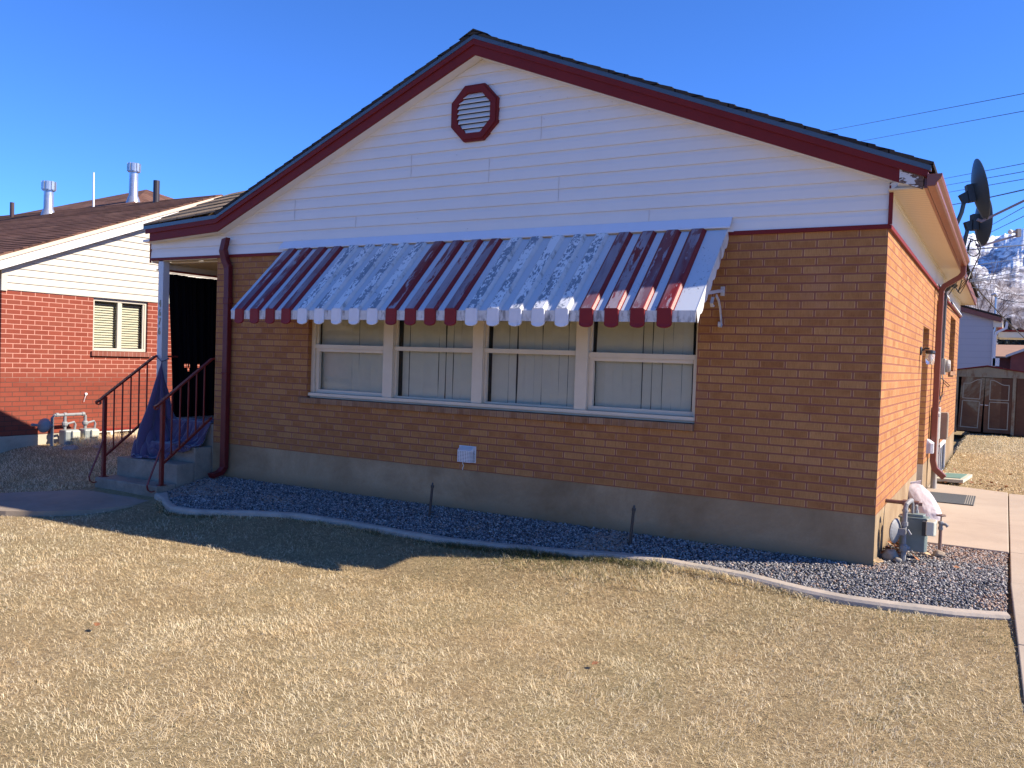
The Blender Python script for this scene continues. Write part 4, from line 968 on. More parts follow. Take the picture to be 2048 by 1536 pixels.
# spigot
sp = thing('garden_spigot', 'rusty standpipe tap with a round red handle in the gravel by the patio', 'tap', (.405,.75,-.01))
mb = MB(); mb.tube([(0,0,-.03),(0,0,.215)], .0135, 8); mb.build('standpipe', PIPEB, sp)
mb = MB(); mb.lathe([(.017,0),(.020,.004),(.020,.022),(.016,.026),(.016,.045),(.021,.05),(.021,.066),(.012,.072)], (0,0,.2), (0,0,1), 8); mb.tube([(0,0,.25),(.035,-.01,.25),(.052,-.014,.235)], [.012,.012,.015], 8); mb.build('valve', GREYM, sp)
mb = MB(); mb.tube([(0,0,.27),(0,0,.315)], .006, 6)
for k in range(6):
    a, b = 2*math.pi*k/6, 2*math.pi*(k+1)/6; mb.tube([(.032*math.cos(a),.032*math.sin(a),.318),(.032*math.cos((a+b)/2)*1.08,.032*math.sin((a+b)/2)*1.08,.318),(.032*math.cos(b),.032*math.sin(b),.318)], .006, 6); mb.tube([(0,0,.316),(.032*math.cos(a),.032*math.sin(a),.318)], .004, 5)
mb.build('handle', PIPEB, sp)
# rocks
def rock(name, label, c, s, colr, seed, group='rocks in the gravel'):
    bm = bmesh.new(); bmesh.ops.create_icosphere(bm, subdivisions=3, radius=1)
    for v in bm.verts:
        k = 1+.28*noise.noise(v.co*1.3+Vector((seed,0,0)))+.06*noise.noise(v.co*4+Vector((0,seed,0))); v.co = Vector((v.co.x*s[0], v.co.y*s[1], v.co.z*s[2]))*k
    me = bpy.data.meshes.new(name); bm.to_mesh(me); bm.free(); me.materials.append(colr); me.polygons.foreach_set('use_smooth', [True]*len(me.polygons))
    o = bpy.data.objects.new(name, me); COL.objects.link(o); o.location = c; tag(o, label, 'rock', group); return o
RK = concrete('rock_tan', (.36,.28,.20), (.22,.16,.12), .2, 12); RKG = concrete('rock_grey', (.30,.27,.23), (.15,.13,.11), .2, 9)
rock('rock', 'rounded tan stone against the foot of the rusty tap', (.40,.70,.005), (.045,.035,.028), RK, 1)
rock('rock', 'grey-brown stone by the house wall behind the gas meter riser', (.085,.30,.02), (.055,.045,.05), RKG, 5)
rock('rock', 'small grey stone beside the gas meter riser pipe', (.145,.25,.0), (.03,.025,.02), RKG, 9)
# leaves
def leaf_mat(name, c):
    return paint(name, c, .7, .25, 30)
LM = [leaf_mat('leaf_brown', (.22,.09,.035)), leaf_mat('leaf_rust', (.30,.12,.045)), leaf_mat('leaf_pale', (.45,.30,.15))]
def leaf(loc, s, label, k, rot):
    mb = MB(); n = 12; pts = []
    for i in range(n+1):
        t = i/n; wv = math.sin(math.pi*t**.8)*.38*(1+.25*math.sin(t*18)); pts.append((t-.5, wv))
    v = [(a*s, b*s, .25*s*abs(b)+.12*s*math.sin(a*3)) for a, b in pts]+[(a*s, -b*s, .3*s*abs(b)+.12*s*math.sin(a*3)) for a, b in pts]+[(a*s, 0, .12*s*math.sin(a*3)) for a, b in pts]
    K = n+1; mb.add(v, [(i,i+1,2*K+i+1,2*K+i) for i in range(n)]+[(K+i,K+i+1,2*K+i+1,2*K+i) for i in range(n)])
    o = mb.build('fallen_leaf', LM[k], normals=False); o.location = loc; o.rotation_euler = rot; tag(o, label, 'leaf', 'fallen brown leaves'); return o
lv = [((.035,.02,.02),.075,2,'dry orange leaf curled at the foot of the house corner',(.5,.2,.4)),((.26,.36,.015),.085,1,'large rusty leaf lying just right of the gas meter riser',(.7,.1,2)),
      ((.33,.60,.01),.08,2,'pale curled leaf below the green meter body',(.4,.5,1)),((.30,.68,.015),.07,1,'rusty leaf tucked under the green meter body',(.3,.2,3)),
      ((.55,.28,-.0),.045,1,'small rusty leaf alone on sunlit gravel right of the tap',(.3,.3,.5)),((.70,.35,.0),.04,1,'small red-brown leaf on gravel near the driveway edge',(.2,.3,1.5)),((.06,.55,.02),.09,0,'dark brown leaf in the shade against the foundation',(.5,.8,1)),((.10,.75,.03),.09,0,'dark brown leaf behind the gas regulator',(.6,.3,2.2)),
      ((.14,.62,.01),.08,1,'brown leaf on the ground under the regulator',(.2,.3,.7)),((.05,.95,.03),.08,0,'dark leaf against the wall near the patio slab',(.8,.2,.1))]
for a, s, k, lb, r_ in lv: leaf(a, s, lb, k, r_)
for a, s, k, lb, r_ in [((-1.19,-2.42,-.30),.045,0,'small dark leaf alone right of the middle of the front lawn',(.2,.1,1)),((-4.09,-3.61,-.305),.05,0,'brown leaf lying on the far left of the front lawn',(.2,.1,2.4))]: leaf(a, s, lb, k, r_)
mb = MB()
for i in range(190):
    x = random.uniform(.05, 2.2); y = random.choice([random.gauss(5.85,.18), random.uniform(5.6,11)]); s = random.uniform(.02,.045); a = random.uniform(0,6.28)
    if i > 120: x = random.uniform(.02,.16); y = random.uniform(.3,1.15)
    z = .0 if i <= 120 else .012
    d = Vector((math.cos(a), math.sin(a), random.uniform(-.2,.5)))*s; e = Vector((-math.sin(a), math.cos(a), random.uniform(-.2,.6)))*s*.6; c = Vector((x, y, z+.02)); mb.mi = i % 3
    mb.add([c-d, c-e, c+d, c+e, c+Vector((0,0,-.008))], [(0,1,4),(1,2,4),(2,3,4),(3,0,4)])
o = mb.build('leaf_litter', LM, normals=False); tag(o, 'scattered brown leaf litter along the wall and the edge of the back lawn', 'leaves', kind='stuff')
# feed bag
n = N('paper_bag'); f = n.noise(n.coord('Object'), 9, 4, .6, .8); f2 = n.noise(n.coord('Object', scale=(1,1,1)), 20, 2, .5, 2.0)
cc = n.mix(n.ramp(f2, [(.60, 0.0), (.66, .55)]), (.50,.45,.46), (.30,.26,.30)); n.base(cc); n.set(.5, 0, .4); n.bump(f, .35, .02); BAG = n.mat
bm = bmesh.new(); bmesh.ops.create_uvsphere(bm, u_segments=48, v_segments=40, radius=1)
for v in bm.verts:
    p = v.co.copy(); t = p.x
    ex_ = lambda q, k: math.copysign(abs(q)**k, q)
    x = ex_(p.x,.8)*.36; y = ex_(p.y,.75)*.17; z = ex_(p.z,.8)*.125
    pinch = 1-.55*smooth(.72,1,abs(t)); y *= (1+.15*(1-pinch)); z *= pinch
    cr_ = .022*noise.noise(Vector((p.x*3, p.y*4, p.z*4)))+.010*noise.noise(Vector((p.x*9, p.y*9, p.z*9)))+.012*abs(noise.noise(Vector((p.x*6+p.y*3, p.z*7, 2))))
    v.co = Vector((x, y, z))*(1+cr_*2.2)
me = bpy.data.meshes.new('paper_sack'); bm.to_mesh(me); bm.free(); me.materials.append(BAG); me.polygons.foreach_set('use_smooth', [True]*len(me.polygons))
bag = bpy.data.objects.new('paper_sack', me); COL.objects.link(bag); bag.scale = (.74,.74,.74); bag.location = (.125,2.62,.135); bag.rotation_euler = (R(12), R(34), R(-52)); tag(bag, 'white printed paper sack slumped against the side wall on the patio', 'sack')
mb = MB(); mb.box(-.005,.005,-.15,.15,-.0,.09); mb.build('folded_top', BAG, bag); bag.children[0].location = (-.35,0,-.02)
# doormat
n = N('rubber_mat'); f = n.noise(n.coord('Object'), 120, 3, .6); n.base(n.ramp(f, [(.3, (.035,.04,.04)), (.7, (.075,.08,.08))])); n.set(.8); n.bump(f, .6, .003)
mb = MB(); mb.box(.06,.56,3.78,4.62,.001,.011)
mat_ = mb.build('doormat', n.mat); tag(mat_, 'dark rubber doormat with pale end stripes on the patio slab', 'doormat')
mb = MB()
for x0 in (.470,.492,.514,.536): mb.box(x0, x0+.007, 3.80, 4.60, .0112, .0125)
mb.build('stripe', paint('mat_stripe', (.30,.27,.22), .8), mat_)
# loose board on the lawn
mb = MB(); mb.obox((.255,6.2,.035), (1,-.1,.03), (.1,1,0), (0,0,1), .17, .42, .022); o = mb.build('board', [paint('pale_board', (.46,.43,.33), .8, .1, 9)], bevel=.004); tag(o, 'pale board lying in the grass at the end of the patio', 'board')
mb = MB(); mb.obox((.245,6.22,.06), (1,-.1,.03), (.1,1,0), (0,0,1), .13, .30, .004); mb.build('green_panel', paint('green_panel', (.12,.22,.17), .6, .1, 9), o)
# wall lamp beside the side door
wl = thing('wall_lamp', 'outdoor wall lamp with a glass jar shade beside the side door', 'wall lamp', (0,3.20,1.66))
mb = MB(); mb.lathe([(.045,0),(.05,.01),(.03,.02)], (0,0,.03), (1,0,0), 12); mb.tube([(.01,0,.03),(.05,0,.06),(.09,0,.055)], .010, 8); mb.lathe([(.045,0),(.05,.012),(.046,.035),(.01,.045)], (.10,0,.0), (0,0,1), 14); mb.build('bracket', BLACKM, wl)
n = N('ribbed_lamp_glass'); n.base((.85,.83,.78)); n.set(.08); n.b.inputs['Transmission Weight'].default_value = .75; LG = n.mat
mb = MB(); mb.smooth = True; mb.lathe([(.001,-.115),(.034,-.112),(.044,-.085),(.046,-.01),(.040,.0)], (.10,0,0), (0,0,1), 16); mb.build('glass_shade', LG, wl)
mb = MB(); mb.smooth = True; mb.lathe([(.001,-.08),(.016,-.075),(.02,-.05),(.012,-.02),(.01,.0)], (.10,0,0), (0,0,1), 10); mb.build('bulb', PLAST, wl)
# electric meter, boxes, pipes, mast
mb = MB(); mb.box(0,.09,6.02,6.24,1.44,1.66); mb.lathe([(.085,0),(.09,.03),(.075,.06),(.01,.062)], (.09,6.13,1.56), (1,0,0), 16)
o = mb.build('electric_meter', BOXG, bevel=.006); tag(o, 'grey electric meter high on the sunlit side wall, below the service mast', 'electric meter')
mb = MB(); mb.box(.002,.10,5.20,5.46,.60,1.02); o = mb.build('utility_box', BOXG, bevel=.012); tag(o, 'tall pale grey utility box on the side wall next to the downspout', 'utility box', 'utility boxes on the side wall')
mb = MB(); mb.box(.002,.12,6.6,6.85,.52,.90); mb.box(.12,.127,6.62,6.83,.54,.88); o = mb.build('utility_box', paint('tan_box', (.27,.21,.15), .5), bevel=.01); tag(o, 'square brownish utility box farther along the side wall', 'utility box', 'utility boxes on the side wall')
mb = MB(); mb.tube([(.075,5.08,-.05),(.075,5.08,.93)], .036, 12); mb.lathe([(.045,0),(.045,.03),(.02,.055)], (.075,5.08,.92), (0,0,1), 12); o = mb.build('vent_pipe', BOXG); tag(o, 'upright pale grey capped pipe against the side wall by the downspout', 'pipe')
ms = thing('service_mast', 'dark electrical service mast running up the side wall to the roof edge', 'service mast', (.05,6.05,1.6))
A = lambda *p: Vector(p)-Vector((.05,6.05,1.6))
mb = MB(); mb.tube([A(.045,6.05,1.62),A(.05,6.05,2.60)], .028, 10); mb.tube([A(.045,5.9,1.1),A(.045,5.9,2.5)], .010, 6); mb.build('conduit', paint('dark_conduit', (.07,.055,.05), .5), ms)
mb = MB(); mb.lathe([(.03,0),(.05,.02),(.055,.06),(.03,.10)], A(.05,6.05,2.58), (.25,0,1), 10); mb.tube([A(.06,6.05,2.64),A(.14,6.02,2.66),A(.17,6.0,2.63)], .035, 8); mb.build('weatherhead', BLACKM, ms)
mb = MB()
for k in range(5):
    a = random.uniform(0,.04); mb.tube([A(.16,6.02,2.64),A(.20+a,5.9,2.56-a),A(.27,5.75-k*.08,2.57+.03*k),A(.33,5.7-k*.05,2.70),A(.37,5.8,2.84)], .0045, 5, False)
mb.tube([A(.37,5.8,2.84),A(.36,5.4,2.76),A(.30,5.3,2.74),A(.22,5.6,2.68),A(.10,5.95,2.52)], .006, 5, False)
mb.build('drip_loop', CABLE, ms)
mb = MB()
def sag(a, b, s, n=14): a, b = Vector(a), Vector(b); return [a.lerp(b, i/n)+Vector((0,0,-s*4*(i/n)*(1-i/n))) for i in range(n+1)]
for k, (ya, za) in enumerate(((5.85,1.62),(5.95,1.60),(6.3,1.5))):
    mb.tube([Vector((.03,ya,za)),Vector((.03+.02*k,ya-.1,1.35)),Vector((.05,ya-.15+.1*k,1.15)),Vector((.035,ya-.35,1.0))], .007, 5, False)
mb.tube([(.03,6.1,1.4),(.09,6.0,1.36),(.16,5.9,1.30),(.13,6.2,1.27),(.07,6.4,1.32)], .005, 5, False); mb.tube([(.03,6.0,1.25),(.05,6.1,1.10),(.03,6.5,1.12),(.03,7.2,1.16)], .005, 5, False); mb.tube([(.03,6.0,1.1),(.05,6.0,.9),(.04,6.5,.62),(.06,6.1,.45)], .006, 5, False); mb.tube([(.05,5.3,.60),(.04,5.4,.48),(.08,5.6,.40),(.05,6.0,.42)], .010, 5, False)
o = mb.build('wall_cable', CABLE); tag(o, 'tangle of black cables between the boxes on the side wall', 'cables')
for nm, lb in ():
    pass
# satellite dishes
def dish(loc, yaw, pitch, s, label, lnb=True, mast=((0,0),(0,0))):
    t = thing('satellite_dish', label, 'satellite dish', loc, 'satellite dishes on the roof edge')
    t.rotation_euler = (0,0,0)
    M = Matrix.Rotation(yaw,3,'Z')@Matrix.Rotation(pitch,3,'Y')
    T = lambda x, y, z: M@Vector((x,y,z))
    mb = MB(); mb.smooth = True; nr, na = 8, 32; v = []
    for sgn, off in ((1,0),(1,-.006)):
        for i in range(nr+1):
            r_ = i/nr
            for j in range(na):
                a = 2*math.pi*j/na; v.append(T(off+.075*s*r_*r_, r_*.27*s*math.cos(a), r_*.335*s*math.sin(a)))
    f = []
    for k in (0, 1):
        b = k*(nr+1)*na; f += [(b+i*na+j, b+i*na+(j+1)%na, b+(i+1)*na+(j+1)%na, b+(i+1)*na+j) for i in range(nr) for j in range(na)]
    b = (nr+1)*na; f += [(nr*na+j, nr*na+(j+1)%na, b+nr*na+(j+1)%na, b+nr*na+j) for j in range(na)]
    mb.add(v, f); mb.build('reflector', DISHM, t)
    mb = MB(); mb.obox(T(-.04,0,-.02), T(1,0,0), T(0,1,0), T(0,0,1), .035, .055, .10); mb.obox(T(-.10,0,-.06), T(1,0,.3), T(0,1,0), T(-.3,0,1), .05, .035, .06); mb.build('mount_bracket', BLACKM, t)
    mb = MB(); p0 = T(-.12,0,-.10); mb.tube([p0+Vector((0,0,.06)), p0, p0+Vector((-.02,0,-.12)), p0+Vector((mast[0],mast[1],mast[2]))], .024, 10); mb.build('mast', DISHM, t)
    mb = MB(); tip = T(.50*s,0,-.20*s); mb.rtube([T(-.02,0,-.31*s), T(.02,0,-.34*s), tip], .016, .013, T(0,1,0)); mb.build('feed_arm', paint('arm_metal', (.22,.17,.18), .4, .1, 10), t)
    if lnb:
        mb = MB(); mb.obox(tip+T(.01,0,.03), T(1,0,0), T(0,1,0), T(0,0,1), .022, .03, .05); mb.tube([tip+T(0,0,.05),tip+T(-.07,0,.045)], .018, 8); mb.build('receiver', BOXG, t)
        mb = MB(); mb.smooth = True; mb.lathe([(.001,-.03),(.022,-.02),(.03,0),(.022,.02),(.001,.03)], tip+T(-.085,0,.045), T(1,0,0), 12); mb.build('receiver_cap', PLAST, t)
    else:
        mb = MB(); mb.obox(tip, T(1,0,0), T(0,1,0), T(0,0,1), .025, .022, .02); mb.build('arm_end', BLACKM, t)
    return t
dish((.40,4.2,3.56), R(15), R(-12), 1.06, 'larger grey satellite dish, the upper and nearer of the two on the roof edge', False, (-.10,0,-.36))
dish((.42,5.3,3.39), R(24), R(-2), .95, 'smaller grey satellite dish with a white receiver, lower and behind the larger one', True, (-.07,0,-.42))
mb = MB(); loop = [Vector((.40+.07*math.sin(a), 5.1, 3.02+.10*math.cos(a))) for a in [q*.45 for q in range(15)]]
mb.tube([(.33,5.2,3.16)]+[tuple(p) for p in loop]+[(.47,5.1,2.95),(.40,5.3,2.80),(.36,5.6,2.74)], .007, 6, False); mb.tube([(.36,5.1,3.14),(.34,5.1,3.0),(.30,5.1,2.86)], .007, 6, False)
o = mb.build('coax_cable', CABLE); tag(o, 'black coaxial cable looped below the satellite dishes', 'cable')

# ================================================================== NEIGHBOUR ON THE LEFT
NX = -11.2; NRY, NRZ, NS = 3.34, 4.13, .398
nh = thing('neighbor_house', 'red brick house with cream siding gable and brown shingle roof at the left edge', 'house')
def nroof(y): return NRZ-NS*abs(y-NRY)
NW0, NW1, NWZ0, NWZ1 = 1.10, 2.05, 1.375, 2.17
mb = MB()
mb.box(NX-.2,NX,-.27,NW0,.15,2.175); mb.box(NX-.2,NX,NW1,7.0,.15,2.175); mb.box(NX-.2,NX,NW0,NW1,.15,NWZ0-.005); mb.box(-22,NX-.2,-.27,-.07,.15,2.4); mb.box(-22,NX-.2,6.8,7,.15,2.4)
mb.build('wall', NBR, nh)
mb = MB(); mb.box(NX-.2,NX+.004,-.27,1.07,-.5,.148); mb.box(NX-.2,NX+.004,1.85,7,-.5,.148); mb.box(NX-.2,NX+.004,1.07,1.85,-.5,-.17); mb.box(-22,NX-.2,-.274,-.07,-.5,.148); mb.build('foundation', concrete('neighbor_foundation', (.42,.37,.28), (.3,.26,.2), .1, 2), nh)
mb = MB(); siding(mb, 2.185, 3.98, lambda z: max(-.27, NRY-(4.0-z)/NS), lambda z: min(6.95, NRY+(4.0-z)/NS), NX, 1, 'x', .1016)
mb.build('siding', NVINYL, nh, normals=False)
mb = MB(); mb.box(NX-.01,NX+.022,-.285,-.205,2.17,2.50); mb.build('corner_board', NVINYL, nh)
mb = MB(); mb.prism([(-.25,2.17),(6.95,2.17),(6.95,2.6),(NRY,4.02),(-.25,2.6)], NX-.05, NX-.01, 'x'); mb.build('gable_sheathing', PLAST, nh)
def nstrip(mb, t, b, x0, x1, ya=-.95, yb=7.6): mb.prism([(ya,nroof(ya)-t),(NRY,NRZ-t),(yb,nroof(yb)-t),(yb,nroof(yb)-b),(NRY,NRZ-b),(ya,nroof(ya)-b)], x0, x1, 'x')
mb = MB(); nstrip(mb, .085, .21, NX+.12, NX+.145); mb.build('rake_board', WHITE, nh)
mb = MB(); nstrip(mb, .19, .205, NX, NX+.12); mb.build('rake_soffit', WHITE, nh)
mb = MB(); nstrip(mb, .015, .08, NX+.13, NX+.165, -.97); mb.build('drip_edge', paint('peach_drip_edge', (.66,.50,.36), .5, .05, 3), nh)
mb = MB(); pr, _ = roof_profile(NRY, NRZ, -1.0, nroof(-1.0)); pr2, _ = roof_profile(NRY, NRZ, 7.65, nroof(7.65))
mb.prism(pr+[(-1.0,nroof(-1.0)-.02),(NRY,NRZ-.02)], -22.3, NX+.17, 'x'); mb.prism(pr2+[(7.65,nroof(7.65)-.02),(NRY,NRZ-.02)], -22.3, NX+.17, 'x')
mb.build('roof', BRSH, nh)
mb = MB(); AP_ = (-16.2,5.7,5.02); B_ = [(-19.9,2.95,3.85),(-13.35,3.0,3.82),(-12.6,8.6,3.7),(-19.9,8.6,3.8)]
mb.add([AP_, (-16.9,6.3,5.0)]+B_, [(0,2,3),(0,3,4),(0,4,5,1),(1,5,2,0)]); mb.build('rear_roof', BRSH, nh)
BRSH2 = BRSH
# window
mb = MB(); fx = NX-.03
mb.box(fx-.05,fx,NW0,NW0+.04,NWZ0,NWZ1); mb.box(fx-.05,fx,NW1-.04,NW1,NWZ0,NWZ1); mb.box(fx-.05,fx,NW0+.04,NW1-.04,NWZ0,NWZ0+.045); mb.box(fx-.05,fx,NW0+.04,NW1-.04,NWZ1-.035,NWZ1); mb.box(fx-.045,fx-.005,1.535,1.59,NWZ0+.045,NWZ1-.035)
mb.box(fx-.04,fx-.012,1.59,1.615,NWZ0+.045,NWZ1-.035); mb.box(fx-.04,fx-.012,NW1-.065,NW1-.04,NWZ0+.045,NWZ1-.035)
wn = mb.build('window', NVINYL, nh, bevel=.003)
mb = MB(); mb.box(fx-.035,fx-.03,NW0+.04,NW1-.04,NWZ0+.045,NWZ1-.035); mb.build('pane', GLASS, wn)
mb = MB()
for k in range(19):
    z = NWZ0+.06+k*.038; mb.add([(fx-.078,NW0+.05,z),(fx-.078,NW1-.05,z),(fx-.098,NW1-.05,z+.031),(fx-.098,NW0+.05,z+.031)],[(0,1,2,3)])
mb.build('blind', paint('horizontal_blind', (.56,.52,.40), .6, .03), wn, normals=False)
mb = MB(); mb.box(fx-.2,fx-.13,NW0-.1,NW1+.1,NWZ0,NWZ1); mb.build('back_drop', INT, wn)
mb = MB(); mb.box(NX-.1,NX+.035,NW0-.03,NW1+.05,NWZ0-.078,NWZ0-.006)
nsb = brick_mat('neighbor_sill_brick', [(.20,.06,.04), (.27,.10,.07)], (.36,.2,.16), .0735, .3, .004, vo=.9); mb.build('window_sill', nsb, nh)
mb = MB(); mb.box(NX-.08,NX-.05,1.07,1.85,-.17,.148); mb.build('pane', GLASS, nh)
mb = MB(); mb.box(NX-.06,NX-.01,1.07,1.10,-.17,.12); mb.box(NX-.06,NX-.01,1.82,1.85,-.17,.12); mb.box(NX-.06,NX-.01,1.44,1.48,-.17,.12); mb.box(NX-.06,NX-.01,1.07,1.85,.12,.148); mb.build('basement_window', WHITE, nh)
mb = MB(); mb.box(NX-.02,NX+.008,1.05,3.2,.149,.175); mb.box(NX-.14,NX-.12,1.07,1.85,-.17,.148); mb.build('red_trim', RED, nh)
# roof vents
def flue(x, y, z0, z1):
    mb = MB(); mb.smooth = True; mb.lathe([(.15,-.08),(.11,.05),(.088,.10),(.085,z1-z0-.16),(.085,z1-z0-.12)], (x,y,z0), (0,0,1), 16); f_ = mb.build('flue_pipe', GALV, nh)
    mb = MB(); mb.smooth = True; h = z1-z0
    mb.lathe([(.10,h-.19),(.118,h-.19),(.118,h-.18),(.10,h-.18)], (x,y,z0), (0,0,1), 18)
    mb.lathe([(.112,h-.18),(.118,h-.175),(.118,h-.02),(.112,h-.015),(.02,h)], (x,y,z0), (0,0,1), 18)
    for k in range(9):
        a = k*2*math.pi/9; c = Vector((x+.126*math.cos(a), y+.126*math.sin(a), z0+h-.095)); mb.obox(c, (-math.sin(a),math.cos(a),0), (math.cos(a),math.sin(a),0), (0,0,1), .022, .006, .08)
    mb.build('flue_cap', GALV, f_, smooth=False)
flue(-15.5, 3.0, 3.99, 4.63); flue(-14.93, 4.45, 4.47, 5.24)
mb = MB(); mb.tube([(-12.50,3.15,3.95),(-12.50,3.15,4.44)], .055, 12); mb.build('vent_pipe', paint('dark_vent_pipe', (.03,.022,.028), .5), nh)
mb = MB(); mb.tube([(-16.74,3.0,3.8),(-16.74,3.0,4.29)], .04, 10); mb.build('vent_pipe', paint('brown_vent_pipe', (.06,.03,.03), .5), nh)
mb = MB(); mb.tube([(-14.9,3.55,3.9),(-14.92,3.55,4.86)], [.022,.016], 8); o = mb.build('antenna_rod', PLAST); tag(o, 'thin white antenna rod standing on the brown roof between the two metal flues', 'antenna')
# twin gas meters
g2 = thing('gas_meter', 'pair of pale grey gas meters under a pipe arch by the red brick wall', 'gas meter', (-10.95,.5,0), 'gas meters')
A = lambda *p: Vector(p)-Vector((-10.95,.5,0))
mb = MB(); mb.tube([A(-10.95,.33,-.15),A(-10.95,.33,.40),A(-10.95,.36,.435),A(-10.95,.80,.44),A(-10.95,.835,.41),A(-10.95,.835,.22)], .022, 10); mb.tube([A(-10.95,.52,.44),A(-10.95,.52,.22)], .022, 10)
for y_ in (.40,.52,.80): mb.tube([A(-10.95,y_-.02,.44),A(-10.95,y_+.02,.44)], .03, 8)
mb.build('pipe_arch', GREYM, g2)
mb = MB(); 
for y_ in (.52,.835): mb = MB(); mb.lathe([(.03,0),(.042,.02),(.042,.05),(.03,.07)], A(-10.95,y_,.27), (0,0,1), 10); mb.tube([A(-10.95,y_+.01,.30),A(-10.93,y_+.13,.33),A(-10.93,y_+.15,.29),A(-10.93,y_+.13,.17)], .016, 8); mb.build('fitting', GREYM, g2)
mb.build('fitting', GREYM, g2) if False else None
for y_ in (.58,.88):
    mb = MB(); mb.obox(A(-10.93,y_,.085), (1,0,0), (0,1,0), (0,0,1), .09, .115, .14); b_ = mb.build('meter_body', paint('pale_meter', (.24,.26,.25), .4, .08, 9), g2, bevel=.03)
    mb = MB(); mb.obox(A(-10.84,y_+.03,.155), (1,0,0), (0,1,0), (0,0,1), .04, .06, .055); mb.build('index_cover', paint('index_cream', (.5,.48,.38), .3), b_, bevel=.012)
mb = MB(); mb.obox(A(-10.838,.60,-.0), (1,0,0), (0,1,0), (0,0,1), .003, .03, .022); mb.build('label_plate', paint('label_red', (.45,.06,.06), .5), g2)
mb = MB(); mb.smooth = True; mb.lathe([(.0,-.05),(.05,-.045),(.10,-.015),(.105,0),(.10,.015),(.05,.05),(0,.055)], A(-10.93,.20,.30), (.3,-.9,.2), 18); mb.tube([A(-10.93,.20,.30),A(-10.95,.33,.28)], .03, 8); mb.tube([A(-10.93,.10,.31),A(-10.93,.02,.32)], .02, 8); mb.build('regulator', GREYM, g2)
rock('rock', 'rounded field stone in the shaded grass before the twin gas meters', (-10.55,.36,-.03), (.11,.12,.07), RKG, 3, 'stones by the red brick house')
rock('rock', 'smaller field stone right of the other in front of the twin gas meters', (-10.5,.72,-.04), (.10,.09,.06), RK, 8, 'stones by the red brick house')
# small pipe stub on the brick
mb = MB(); mb.tube([(NX,1.0,.72),(NX+.02,1.0,.72)], .02, 8); mb.tube([(NX+.02,1.0,.72),(NX+.03,.97,.66),(NX+.02,.96,.60)], .004, 5); o = mb.build('wire_stub', PLAST); tag(o, 'little white grommet with a hanging wire on the red brick wall', 'wire')
# tall dry grass by the meters
mb = MB()
nT = 2600; gx_ = rng.normal(-10.88,.16,nT); gy_ = rng.uniform(.55,2.2,nT); gz_ = g_np(gx_, gy_); aa = rng.uniform(0,6.28,nT); LL = rng.uniform(.06,.17,nT); tl = rng.uniform(.2,1.1,nT)
b0 = np.stack([gx_,gy_,gz_],1); sd_ = np.stack([-np.sin(aa),np.cos(aa),0*aa],1)*.003; m1 = b0+np.stack([np.cos(aa)*np.sin(tl)*.5,np.sin(aa)*np.sin(tl)*.5,np.cos(tl)*.6],1)*LL[:,None]; t1 = b0+np.stack([np.cos(aa)*np.sin(tl)*1.1,np.sin(aa)*np.sin(tl)*1.1,np.cos(tl)],1)*LL[:,None]
V = np.stack([b0-sd_,b0+sd_,m1+sd_*.8,m1-sd_*.8,t1],1); o5 = (np.arange(nT)*5)[:,None]; F = np.concatenate([o5+np.array([0,1,2,3])[None],o5+np.array([3,2,4])[None]],1).reshape(-1)
o = fast_mesh('tall_grass', V.reshape(-1,3), F, np.tile([4,3],nT), GRASS, np.repeat(rng.uniform(.3,.72,nT),5)); tag(o, 'long dry grass round the twin gas meters', 'grass', kind='stuff')

# ================================================================== SHED
def peelrust():
    n = N('peeling_cream_over_rust'); v = n.coord('Object'); f = n.noise(n.coord('Object', loc=(3,0,2)), 1.1, 7, .66, .5); sep = n.node('ShaderNodeSeparateXYZ'); n.link(v, sep.inputs[0])
    g = n.math('ADD', f, n.math('MULTIPLY', n.math('SUBTRACT', 1.1, sep.outputs[2]), .10)); g = n.math('ADD', g, n.math('MULTIPLY', n.math('GREATER_THAN', sep.outputs[0], .32), .22))
    c = n.ramp(g, [(.45, (.25,.215,.135)), (.52, (.17,.085,.038)), (.75, (.10,.04,.018))]); f2 = n.noise(v, 14, 6, .7); c = n.mix(n.ramp(f2, [(.4, 0.0), (.7, .4)]), c, (.12,.07,.04)); n.base(c); n.set(.8); n.bump(f2, .3, .004); return n.mat
PRU = peelrust()
CREAMP = paint('shed_cream_paint', (.27,.235,.15), .6, .1, 4, dirt=(.17,.08,.035), dirt_at=.58)
sh_ = thing('garden_shed', 'rusty metal shed with peeling cream paint and twin panelled doors in the back yard', 'shed', (.41,17.3,0))
A = lambda *p: Vector(p)-Vector((.41,17.3,0))
mb = MB(); Y0 = 0
X0, X1_, RXc = -1.45, 1.45, 0
mb.box(X0,-.62,0,.03,0,1.42); mb.box(.62,X1_,0,.03,0,1.42)
mb.prism([(X0,1.42),(X1_,1.42),(0,1.665)], 0, .03, 'y'); mb.box(X0,X0+.03,.03,2.2,0,1.42); mb.box(X1_-.03,X1_,.03,2.2,0,1.42); mb.box(X0,X1_,2.2,2.23,0,1.42)
for k in range(3): mb.box(.66+.27*k,.70+.27*k,-.012,0,0,1.42)
mb.build('wall', PRU, sh_)
mb = MB(); mb.box(X0,X1_,-.02,-.002,1.40,1.455); mb.prism([(X0,1.455),(X1_,1.455),(0.0,1.655)], -.014, -.002, 'y'); mb.box(.56,.63,-.02,-.001,0,1.40); mb.box(-.69,-.62,-.02,-.001,0,1.4); mb.build('front_frame', CREAMP, sh_)
mb = MB(); mb.prism([(X0-.05,1.425),(0,1.675),(X1_+.05,1.425),(X1_+.05,1.45),(0,1.70),(X0-.05,1.45)], -.05, 2.3, 'y'); mb.build('roof', RED, sh_)
PT = paint('shed_panel_trim', (.34,.32,.24), .6, .1, 5)
